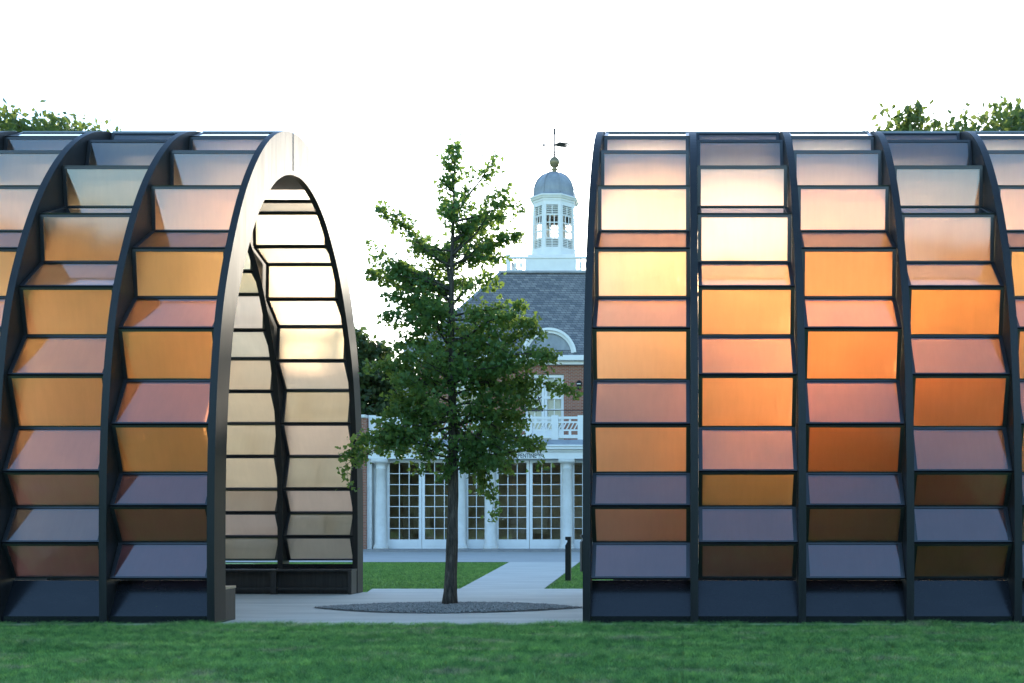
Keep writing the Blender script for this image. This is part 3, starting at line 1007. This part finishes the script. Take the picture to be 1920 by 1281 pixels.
# dim room behind the loggia doors
rm = MB()
rm.box(GX - 7.3, GX + 7.3, YF + 5.6, YF + 5.8, 0.1, 4.34)
rm.box(GX - 7.3, GX + 7.3, YF + 0.85, YF + 5.6, 0.098, 0.104)
for sx in (-7.36, 7.30):
    rm.box(GX + sx, GX + sx + 0.06, YF + 0.8, YF + 5.6, 0.1, 4.34)
for k in range(7):
    xx = GX - 6 + k * 2.0
    rm.box(xx - 0.5, xx + 0.35, YF + 4.6, YF + 4.7, 0.8 + 0.3 * (k % 3), 2.2 + 0.2 * (k % 2))
bput(rm, "gallery_room", M['room'])
# lettering on the frieze
def lettering(body, width, height, x, z, name):
    cu = bpy.data.curves.new(name, 'FONT')
    cu.body = body
    cu.size = 1.0
    cu.extrude = 0.02
    tmp = bpy.data.objects.new(name, cu)
    C.objects.link(tmp)
    dg = bpy.context.evaluated_depsgraph_get()
    me = bpy.data.meshes.new_from_object(tmp.evaluated_get(dg))
    bpy.data.objects.remove(tmp)
    xs = [v.co.x for v in me.vertices]; ys = [v.co.y for v in me.vertices]
    kx, ky = width / (max(xs) - min(xs)), height / (max(ys) - min(ys))
    for v in me.vertices:
        v.co = ((v.co.x - min(xs)) * kx, (v.co.y - min(ys)) * ky, v.co.z * 0.4)
    me.materials.clear(); me.materials.append(M['letter'])
    o = link(name, me, bld, (x - GX, 0.05, z))
    o.rotation_euler = (R(90), 0, 0)
    return o
lettering("SERPENTINE", 1.22, 0.21, GX - 0.81, 4.385, "lettering")
lettering("SOUTH", 0.30, 0.085, GX + 0.40, 4.50, "lettering")
# wall lamp and bracket beside the upper window
lx = (1086 - 1280) * 0.0279
lm = MB().bar((lx, 56, 8.75), (lx, 55.7, 8.75), 0.04, 0.04)
lm.lathe([(0.05, 8.3), (0.10, 8.32), (0.16, 8.62), (0.17, 8.66), (0.06, 8.78)], 8, lx, 55.7)
bput(lm, "wall_lamp", M['iron'])
bput(MB().lathe([(0.085, 8.34), (0.15, 8.61)], 8, lx, 55.69), "lamp_glass", M['white'])
sg = MB()
bx0 = (1000 - 1280) * 0.0253
sg.bar((bx0 - 0.55, 50.7, 6.75), (bx0 + 0.30, 50.75, 7.55), 0.09, 0.05)
sg.bar((bx0 - 0.40, 50.7, 6.62), (bx0 + 0.38, 50.75, 7.34), 0.09, 0.05)
sg.bar((bx0 - 0.55, 50.7, 6.72), (bx0 + 0.45, 50.72, 6.72), 0.05, 0.16)
sg.bar((bx0 + 0.2, 50.75, 7.35), (bx0 + 0.42, 50.75, 6.7), 0.05, 0.05)
for q in range(4):
    sg.bar((bx0 - 0.4 + 0.2 * q, 50.72, 6.78 + 0.19 * q), (bx0 - 0.3 + 0.2 * q, 50.72, 6.68 + 0.19 * q), 0.04, 0.04)
sg.bar((bx0 + 0.45, 50.73, 6.70), (bx0 + 4.2, 50.73, 6.68), 0.035, 0.035)
bput(sg, "balcony_bracket", M['iron'])

# cupola
CY_, CXc = 61.2, GX - 0.08
cup = empty("cupola", (0, 0, 0)); cup.parent = bld
def cput(mb, name, mat, smooth=False, bevel=0.0):
    return bput(mb, name, mat, cup, smooth, bevel)
# roof-top balustrade
bal = MB().lathe([(0.06, 15.42), (0.06, 15.46), (0.035, 15.5), (0.075, 15.66), (0.075, 15.74), (0.035, 15.95), (0.035, 16.0), (0.055, 16.03), (0.055, 16.06)], 8)
balm = bal.mesh("baluster", M['white'])
bx1, by0, by1 = 2.35, 59.45, 62.95
rails = MB()
for z0, z1, w in ((15.325, 15.42, 0.09), (16.06, 16.17, 0.1)):
    rails.box(CXc - bx1 - w, CXc + bx1 + w, by0 - w, by0 + w, z0, z1)
    rails.box(CXc - bx1 - w, CXc + bx1 + w, by1 - w, by1 + w, z0, z1)
    rails.box(CXc - bx1 - w, CXc - bx1 + w, by0 + w, by1 - w, z0 + 0.001, z1 - 0.001)
    rails.box(CXc + bx1 - w, CXc + bx1 + w, by0 + w, by1 - w, z0 + 0.001, z1 - 0.001)
bput(rails, "balustrade_rail", M['white'], bevel=0.01)
for sx in (-1, 1):
    for y in (by0, by1):
        bput(MB().box(CXc + sx * bx1 - 0.13, CXc + sx * bx1 + 0.13, y - 0.13, y + 0.13, 15.323, 16.28), "balustrade_pier", M['white'], bevel=0.01)
for k in range(13):
    xx = CXc - bx1 + 0.36 + (2 * bx1 - 0.72) * k / 12
    for y in (by0, by1):
        if y == by0 and abs(xx - CXc) < 1.42:
            continue                                         # solid panel here
        link("baluster", balm, bld, (xx - GX, y - YF, 0))
for k in range(9):
    yy = by0 + 0.36 + (by1 - by0 - 0.72) * k / 8
    for sx in (-1, 1):
        link("baluster", balm, bld, (CXc + sx * bx1 - GX, yy - YF, 0))
bput(MB().box(CXc - 1.42, CXc + 1.42, by0 - 0.06, by0 + 0.06, 15.422, 16.058), "balustrade_panel", M['white'], bevel=0.01)
bs = MB().box(CXc - 1.36, CXc + 1.36, CY_ - 1.36, CY_ + 1.36, 15.2, 16.42)
for xx in (-0.9, 0, 0.9):
    bs.box(CXc + xx - 0.38, CXc + xx + 0.38, CY_ - 1.38, CY_ - 1.36, 15.5, 16.2)
cput(bs, "cupola_base", M['white'], bevel=0.01)
A8 = math.pi / 8
def oct_ring(r, z):
    return [(CXc + r * math.cos(A8 + k * math.pi / 4), CY_ + r * math.sin(A8 + k * math.pi / 4), z) for k in range(8)]
dz = [16.42, 16.75, 19.3, 19.52]
dr = MB()
def oct_tube(mb, r0, r1, z0, z1, th):
    a, b, c, d = oct_ring(r0, z0), oct_ring(r1, z1), oct_ring(r0 - th, z0), oct_ring(r1 - th, z1)
    fs = []
    for k in range(8):
        q = (k + 1) % 8
        fs += [(k, q, 8 + q, 8 + k), (16 + q, 16 + k, 24 + k, 24 + q), (8 + k, 8 + q, 24 + q, 24 + k), (k, 16 + k, 16 + q, q)]
    mb.add(a + b + c + d, fs)
oct_tube(dr, 1.36, 1.34, 16.42, 16.88, 0.14)
oct_tube(dr, 1.27, 1.265, 19.26, 19.52, 0.14)
rw0, rw1 = 1.335, 1.27
for k in range(8):
    a0 = A8 + k * math.pi / 4
    for r0, r1, z0, z1 in ((rw0, rw1, 16.88, 19.26),):
        # corner post as a wedge following both facets
        vs = []
        for r, z in ((r0, z0), (r1, z1)):
            cpt = Vector((CXc + r * math.cos(a0), CY_ + r * math.sin(a0), z))
            pv = Vector((CXc + r * math.cos(a0 - math.pi / 4), CY_ + r * math.sin(a0 - math.pi / 4), z))
            nx = Vector((CXc + r * math.cos(a0 + math.pi / 4), CY_ + r * math.sin(a0 + math.pi / 4), z))
            ctr = Vector((CXc, CY_, z))
            e0 = cpt + (pv - cpt).normalized() * 0.15
            e1 = cpt + (nx - cpt).normalized() * 0.15
            i0 = e0 + (ctr - e0).normalized() * 0.12
            i1 = e1 + (ctr - e1).normalized() * 0.12
            vs += [e0, cpt, e1, i1, i0]
        dr.add(vs, [(0, 1, 6, 5), (1, 2, 7, 6), (2, 3, 8, 7), (3, 4, 9, 8), (4, 0, 5, 9)])
cput(dr, "drum", M['white'])
for k in range(8):
    am = (k + 1) * math.pi / 4
    ap = math.cos(A8)
    ux = Vector((-math.sin(am), math.cos(am), 0))
    nr = Vector((math.cos(am), math.sin(am), 0))
    def P(u, z, inn=0.05):
        r = (rw0 + (rw1 - rw0) * (z - 16.88) / (19.26 - 16.88)) * ap - inn
        return Vector((CXc, CY_, 0)) + nr * r + ux * u + Vector((0, 0, z))
    hwid = 0.36
    for z0, z1 in ((16.9, 17.38), (18.72, 19.24)):
        lv = MB()
        nsl = 5
        for j in range(nsl):
            z = z0 + (z1 - z0) * (j + 0.5) / nsl
            lv.bar(P(-hwid, z), P(hwid, z), 0.035, 0.05, (nr + Vector((0, 0, 1.2))).normalized())
        lv.bar(P(0, z0), P(0, z1), 0.05, 0.05)
        cput(lv, "louvre", M['white'])
        cput(MB().bar(P(-hwid - 0.02, (z0 + z1) / 2, 0.13), P(hwid + 0.02, (z0 + z1) / 2, 0.13), 0.01, z1 - z0), "louvre_dark", M['slate'])  # dark sheet standing in for the shade inside the louvre
    gb = MB()
    for z in (17.40, 18.70):
        gb.bar(P(-hwid, z), P(hwid, z), 0.05, 0.05)
    for z in (17.83, 18.27):
        gb.bar(P(-hwid, z), P(hwid, z), 0.05, 0.05)
    for u in (-0.36, -0.12, 0.12, 0.36):
        gb.bar(P(u, 17.40), P(u, 18.70), 0.05, 0.05)
    cput(gb, "glazing_bar", M['white'])
cr = MB()
for r0, r1, z0, z1 in ((1.30, 1.30, 19.52, 19.64), (1.36, 1.42, 19.642, 19.76), (1.46, 1.46, 19.762, 19.84)):
    b = len(cr.v)
    cr.add(oct_ring(r0, z0) + oct_ring(r1, z1), [(k, (k + 1) % 8, 8 + (k + 1) % 8, 8 + k) for k in range(8)] + [tuple(range(8))[::-1], tuple(range(8, 16))])
cput(cr, "cupola_cornice", M['white'])
dm_ = MB()
prof = [(1.36, 19.842), (1.30, 19.90), (1.20, 19.98), (1.165, 20.15)]
for j in range(1, 11):
    a = R(9 * j)
    prof.append((1.15 * math.cos(a) + 0.02, 20.2 + 1.22 * math.sin(a)))
rings = [oct_ring(r * 1.03, z) for r, z in prof]
vs = [p for rg in rings for p in rg]
fs = [(j * 8 + k, j * 8 + (k + 1) % 8, (j + 1) * 8 + (k + 1) % 8, (j + 1) * 8 + k) for j in range(len(rings) - 1) for k in range(8)]
fs.append(tuple((len(rings) - 1) * 8 + k for k in range(8)))
dm_.add(vs, fs)
cput(dm_, "dome", M['lead'])
rb_ = MB()
for k in range(8):
    rb_.tube([(CXc + r * 1.035 * math.cos(A8 + k * math.pi / 4), CY_ + r * 1.035 * math.sin(A8 + k * math.pi / 4), z + 0.01) for r, z in prof[2:-1]], 0.03, 5)
cput(rb_, "dome_roll", M['lead'])
cput(MB().lathe([(0.22, 21.40), (0.20, 21.47), (0.12, 21.5), (0.16, 21.58), (0.20, 21.63), (0.10, 21.70), (0.12, 21.73), (0.24, 21.82), (0.30, 21.98), (0.30, 22.06), (0.24, 22.22), (0.10, 22.33), (0.04, 22.36)], 18, CXc, CY_), "finial", M['gold'], smooth=True)
wv = MB()
wv.tube([(CXc, CY_, 22.3), (CXc, CY_, 23.9)], 0.045, 6)
wv.tube([(CXc, CY_, 23.9), (CXc, CY_, 24.85)], 0.026, 5)
wv.tube([(CXc, CY_, 23.65), (CXc, CY_, 23.95)], 0.065, 6)
zv = 23.02
wv.bar((CXc - 0.78, CY_, zv), (CXc + 0.1, CY_, zv), 0.04, 0.05)
wv.add([(CXc - 0.82, CY_ - 0.01, zv), (CXc - 0.56, CY_ - 0.01, zv + 0.09), (CXc - 0.56, CY_ - 0.01, zv - 0.09), (CXc - 0.82, CY_ + 0.01, zv), (CXc - 0.56, CY_ + 0.01, zv + 0.09), (CXc - 0.56, CY_ + 0.01, zv - 0.09)],
       [(0, 2, 1), (3, 4, 5), (0, 1, 4, 3), (1, 2, 5, 4), (2, 0, 3, 5)])
for q in range(5):
    z0 = zv - 0.08 + 0.05 * q
    wv.tube([(CXc + 0.02, CY_, zv), (CXc + 0.3, CY_, z0 + 0.02), (CXc + 0.6, CY_, z0 - 0.02 + 0.02 * (q % 2)), (CXc + 0.95 - 0.08 * (q % 2), CY_, z0 + 0.04)], [0.045, 0.05, 0.035, 0.014], 5)
for ax, ay in ((1, 0), (-1, 0), (0, 1), (0, -1)):
    wv.tube([(CXc, CY_, 22.45), (CXc + ax * 0.15, CY_ + ay * 0.15, 22.47), (CXc + ax * 0.3, CY_ + ay * 0.3, 22.42), (CXc + ax * 0.38, CY_ + ay * 0.38, 22.52)], 0.026, 5)
cput(wv, "weather_vane", M['iron'])

# ------------------------------------------------------------------ bollards
def bollard(x, y, label, rot=0.0):
    root = tag(empty("sign_bollard", (x, y, 0)), label, "bollard", "black path bollards")
    w = 0.062
    prof = [(-w, -0.04), (w, -0.04), (w, 1.0), (-w, 1.0), (-w, 0.93), (-0.012, 0.915), (-0.012, 0.885), (-w, 0.80)]
    m = len(prof)
    mb = MB().add([(px_, yy, z) for yy in (-0.09, 0.09) for px_, z in prof],
                  [tuple(range(m)), tuple(range(m, 2 * m))[::-1]] + [(j, m + j, m + (j + 1) % m, (j + 1) % m) for j in range(m)])
    b = mb.build("post", M['iron'], root, bevel=0.004)
    MB().box(-0.0125, 0.045, -0.07, 0.07, 0.886, 0.914).build("lamp_head", M['stone'], root)
    root.rotation_euler = (0, 0, rot)
    return root
bollard((1065.5 - 1280) * 24.5 / 2000, 24.5, "black notched bollard standing on the grass beside the path")
bollard((1093 - 1280) * 29.0 / 2000, 29.0, "black bollard half hidden behind the end of the right pavilion", R(20))

# ------------------------------------------------------------------ trees
def leaves(centers, size, squash=0.0, fan=True):
    """two-triangle fan leaves at the given points, random attitude"""
    n = len(centers)
    q = rng.normal(size=(n, 4)); q /= np.linalg.norm(q, axis=1)[:, None]
    w, x, y, z = q.T
    Rm = np.stack([np.stack([1 - 2 * (y * y + z * z), 2 * (x * y - z * w), 2 * (x * z + y * w)], -1),
                   np.stack([2 * (x * y + z * w), 1 - 2 * (x * x + z * z), 2 * (y * z - x * w)], -1),
                   np.stack([2 * (x * z - y * w), 2 * (y * z + x * w), 1 - 2 * (x * x + y * y)], -1)], 1)
    if fan:
        base = np.array([(0, -0.45, 0), (-0.62, 0.30, 0.12), (-0.30, 0.58, 0.10), (0.0, 0.42, -0.02), (0.30, 0.58, 0.10), (0.62, 0.30, 0.12)])
        tr = np.array([(0, 2, 1), (0, 3, 2), (0, 4, 3), (0, 5, 4)])
    else:
        base = np.array([(0, -0.6, 0), (-0.38, 0.0, 0.08), (0, 0.6, 0.0), (0.38, 0.0, 0.08)])
        tr = np.array([(0, 2, 1), (0, 3, 2)])
    s = size * rng.uniform(0.65, 1.25, n)
    v = np.einsum('nij,kj->nki', Rm, base) * s[:, None, None] + np.asarray(centers)[:, None, :]
    f = (tr[None] + (np.arange(n) * len(base))[:, None, None]).reshape(-1, 3)
    return v.reshape(-1, 3), f

# main tree: silhouette measured on the photograph, px about the trunk at y -> (left, right)
TX, TY = (843 - 1280) * 16.75 / 2000, 16.75
PXM = TY / 2000
env = [(272, 4, 8), (300, 30, 8), (330, 22, 14), (360, 36, 42), (385, 34, 34), (402, 50, 135), (440, 132, 140), (480, 142, 112), (520, 150, 120), (560, 152, 165),
       (600, 150, 172), (640, 130, 152), (660, 125, 235), (690, 140, 215), (720, 150, 200), (760, 160, 190), (800, 165, 188), (830, 215, 190), (855, 90, 170), (890, 48, 140)]
ez = [CAM_H + (982 - e[0]) * PXM for e in env][::-1]
eL = [e[1] * PXM for e in env][::-1]
eR = [e[2] * PXM for e in env][::-1]
def reach(z, az):
    l, r = np.interp(z, ez, eL), np.interp(z, ez, eR)
    c = math.cos(az)
    lr = r if c > 0 else l
    dp = 0.5 * (l + r)
    return (abs(c) * lr + (1 - abs(c)) * dp)
tree = tag(empty("ginkgo_tree", (TX, TY, 0)), "slender green ginkgo tree standing in the gravel bed between the pavilion halves", "tree")
def trunk_x(z):
    return TX + 0.03 * math.sin(z * 0.9) + 0.012 * z
tp, tr_ = [], []
for k in range(29):
    z = -0.02 + 7.0 * k / 28
    tp.append((trunk_x(z) - TX, 0.02 * math.sin(z * 1.3), z))
    tr_.append(max(0.008, 0.100 * (1 - z / 7.6) ** 0.9 + 0.03 * math.exp(-z * 5.5)))
tb_ = MB().tube(tp, tr_, 18)
tk = tb_.build("trunk", M['bark'], tree, smooth=True)
for v in tk.data.vertices:
    nn_ = noise.noise(Vector((v.co.x * 22, v.co.y * 22, v.co.z * 2.5)))
    d_ = Vector((v.co.x, v.co.y, 0))
    v.co += d_.normalized() * 0.010 * nn_ if d_.length > 0.04 else Vector()
pts = []
brm = MB()
def grow(p0, az, el, length, rad, depth, z_lim, dens):
    p = Vector(p0)
    steps = max(4, int(length / 0.09))
    path, rads = [p.copy()], [rad]
    d = Vector((math.cos(az) * math.cos(el), math.sin(az) * math.cos(el), math.sin(el)))
    for s in range(steps):
        t = (s + 1) / steps
        d = (d + Vector((rnd.gauss(0, 0.09), rnd.gauss(0, 0.09), rnd.gauss(0, 0.07) - 0.02))).normalized()
        p = p + d * (length / steps)
        path.append(p.copy()); rads.append(max(0.003, rad * (1 - 0.85 * t)))
        if t > 0.12:
            m = dens * (0.55 + 0.75 * t)
            k = int(m) + (1 if rnd.random() < m % 1 else 0)
            for _ in range(k):
                pts.append((p.x + rnd.gauss(0, 0.055), p.y + rnd.gauss(0, 0.055), p.z + rnd.gauss(0, 0.05) - 0.01))
        if depth > 0 and t > 0.15 and rnd.random() < (0.72 if depth == 2 else 0.34):
            sd = rnd.choice((-1, 1))
            a2 = math.atan2(d.y, d.x) + sd * rnd.uniform(0.5, 1.2)
            e2 = math.asin(max(-1, min(1, d.z))) + rnd.uniform(-0.5, 0.35)
            grow(p, a2, e2, length * (1 - t * 0.6) * rnd.uniform(0.30, 0.5), rads[-1] * 0.65, depth - 1, z_lim, dens)
    brm.tube(path, rads, 5 if rad > 0.008 else 4)
z = 2.15
while z < 7.0:
    zz = z + rnd.uniform(-0.05, 0.05)
    az = rnd.uniform(0, 2 * math.pi)
    el = R(rnd.uniform(5, 30) if z < 4.6 else rnd.uniform(20, 48))
    # length so that the tip meets the measured silhouette
    zt = zz
    for _ in range(3):
        L_ = reach(min(zt, 7.2), az) / max(0.35, math.cos(el)) * rnd.uniform(0.62, 0.88)
        zt = zz + L_ * math.sin(el) * 0.8
    if L_ > 0.06:
        grow((trunk_x(zz) - TX, 0, zz), az, el, L_, 0.010 + 0.011 * L_, 2 if L_ > 0.45 else 1, zt, 2.5 if z < 5.2 else 2.2)
    z += 0.052 if z < 5.0 else 0.075
# the particular limbs that show in the outline
def limb(y0, tip, rad=0.02, dens=3.0):
    zz = CAM_H + (982 - y0) * PXM
    tx, tz = (tip[0] - 1280) * PXM, CAM_H + (982 - tip[1]) * PXM
    dx, dz_ = tx - trunk_x(zz), tz - zz
    L_ = math.hypot(dx, dz_)
    dy = rnd.uniform(-0.35, 0.1) * L_
    grow((trunk_x(zz) - TX, 0, zz), math.atan2(dy, dx), math.atan2(dz_, abs(dx)) + 0.1, math.sqrt(L_ * L_ + dy * dy), rad, 2, tz, dens)
limb(800, (628, 840)); limb(790, (660, 820)); limb(690, (1088, 652)); limb(700, (1050, 690)); limb(790, (965, 925)); limb(780, (935, 900)); limb(770, (1035, 795))
limb(480, (985, 400)); limb(500, (965, 430)); limb(500, (712, 438)); limb(560, (695, 560)); limb(600, (1010, 600)); limb(620, (700, 500)); limb(800, (800, 885)); limb(790, (830, 890)); limb(390, (890, 358), 0.012); limb(350, (812, 288), 0.01)
limb(790, (880, 880)); limb(790, (720, 800)); limb(330, (850, 276), 0.008)
# dense inner foliage
for _ in range(1800):
    zz = rnd.uniform(2.5, 4.75)
    a = rnd.uniform(0, 6.283)
    rr_ = reach(zz, a) * math.sqrt(rnd.random()) * 0.74
    pts.append((math.cos(a) * rr_ + trunk_x(zz) - TX, math.sin(a) * rr_ * 0.8, zz))
pts = np.array(pts)
# thin outer twigs on the right, low down, where the gallery's lettering shows between the leaves
lo_ = (pts[:, 0] > 0.96) & (pts[:, 0] < 1.48) & (pts[:, 2] > 2.26) & (pts[:, 2] < 2.45)
pts = pts[~(lo_ & (rng.random(len(pts)) < 0.985))]
brm.build("branches", M['bark'], tree, smooth=True)
lv_, lf_ = leaves(pts, 0.066)
cr_ = link("crown", np_mesh("crown", lv_, lf_, M['ginkgo']), tree)

def park_tree(x, y, height, radius, label, mat='leaf_far', n=5000, leaf=0.3, crown_base=0.3, seed=1, clumps=60, flat=1.0, group="park trees"):
    r2 = np.random.default_rng(seed)
    root = tag(empty("park_tree", (x, y, 0)), label, "tree", group)
    MB().tube([(0, 0, -0.05), (0.1, 0, height * 0.3), (0, 0.1, height * 0.6), (0, 0, height * 0.9)], [0.035 * height * 0.6, 0.022 * height * 0.6, 0.014 * height * 0.6, 0.03], 10).build("trunk", M['bark'], root, smooth=True)
    cz0, cz1 = height * crown_base, height
    # clumps on an uneven egg-shaped shell
    cc = []
    lb = MB()
    while len(cc) < clumps:
        d = r2.normal(size=3); d /= np.linalg.norm(d)
        rr = r2.uniform(0.45, 1.0)
        p = np.array([d[0] * radius * rr, d[1] * radius * rr, (cz0 + cz1) / 2 + d[2] * (cz1 - cz0) / 2 * rr * 0.95])
        p[2] = min(p[2] * flat, height - 0.25)
        cc.append(p)
        if len(cc) % 4 == 0:
            lb.tube([(0, 0, max(cz0, p[2] - radius * 0.7)), tuple(p * np.array([0.5, 0.5, 1]) - np.array([0, 0, 0.2])), tuple(p)], [0.012 * height, 0.006 * height, 0.02], 5)
    lb.build("branches", M['bark'], root, smooth=True)
    per = n // clumps
    P_ = []
    for p in cc:
        cr0 = radius * r2.uniform(0.16, 0.32)
        q = r2.normal(size=(per, 3)) * cr0 * np.array([0.62, 0.62, 0.42]) + p
        P_.append(q)
    P_ = np.concatenate(P_)
    P_ = P_[P_[:, 2] < height]
    v, f = leaves(P_, leaf, fan=False)
    link("crown", np_mesh("crown", v, f, M[mat]), root)
    return root
# crowns showing above the pavilion
park_tree(-36.6, 62, 24.6, 4.4, "pale leafy treetop showing above the left pavilion roof", 'leaf_pale', 5200, 0.34, 0.86, 3, 60)
park_tree(15.6, 66, 27.6, 6.6, "pale treetop left of two above the right pavilion roof", 'leaf_pale', 42000, 0.46, 0.2, 4, 230)
park_tree(22.8, 68, 28.4, 6.2, "pale treetop at the far right edge above the pavilion roof", 'leaf_pale', 42000, 0.46, 0.2, 5, 230)
# behind the gallery
park_tree(-22.6, 74, 15.6, 3.6, "dark bushy tree behind the gallery, beside the left arch", 'leaf_far', 22000, 0.36, 0.06, 6, 130)
park_tree(-27.5, 78, 17.0, 5.0, "tall dark tree hidden mostly by the left arch", 'leaf_far', 8000, 0.42, 0.1, 7, 80)
park_tree(-19.0, 80, 13.2, 3.6, "low green tree behind the left wing of the gallery", 'leaf_far', 20000, 0.36, 0.06, 8, 120)
for i, (x, y, hh, rad) in enumerate(((-0.2, 78, 22.2, 5.4), (7.0, 80, 21.5, 5.5), (14.5, 78, 22, 6), (22, 80, 21, 6), (-36, 70, 17, 6))):  # unseen trees added behind; the first are shaped to block the low sun
    park_tree(x, y, hh, rad, "added park tree, unseen behind the pavilion glass", 'leaf_far', 14000 if i < 2 else 6000, 0.55, 0.1, 20 + i, 90, 1.12)

# the wood across the park behind the photographer: it stands in the panes' and ribs' reflections
wp = []
for k in range(260):
    a = R(196 + 148 * k / 259)
    d_ = rng.uniform(52, 70)
    c0 = np.array([d_ * math.cos(a), d_ * math.sin(a), 0.0])
    hgt = 14 + 0.9 * math.sin(k * 0.31) + 0.5 * math.sin(k * 0.83)
    q = rng.normal(size=(170, 3)) * np.array([2.2, 2.2, 0]) + c0
    q[:, 2] = hgt * rng.uniform(0.0, 1.0, 170) ** 0.75
    wp.append(q)
wv_, wf_ = leaves(np.concatenate(wp), 1.5, fan=False)
tag(link("park_wood", np_mesh("park_wood", wv_, wf_, M['leaf_far'])), "far off belt of dark park trees", "wood", kind='stuff')

# a red leaf dropped on the lawn
lx_, ly_ = (1035 - 1280) * 13.0 / 2000, 13.0
fl = MB().add([(-0.03, -0.02, 0), (0.0, -0.035, 0.012), (0.035, 0, 0.004), (0.005, 0.03, 0.014), (-0.03, 0.02, 0.006)], [(0, 1, 2, 3, 4)])
fo = fl.build("fallen_leaf", M['dead_leaf'])
fo.location = (lx_, ly_, 0.035)
tag(fo, "small fallen red leaf lying on the front lawn", "leaf")
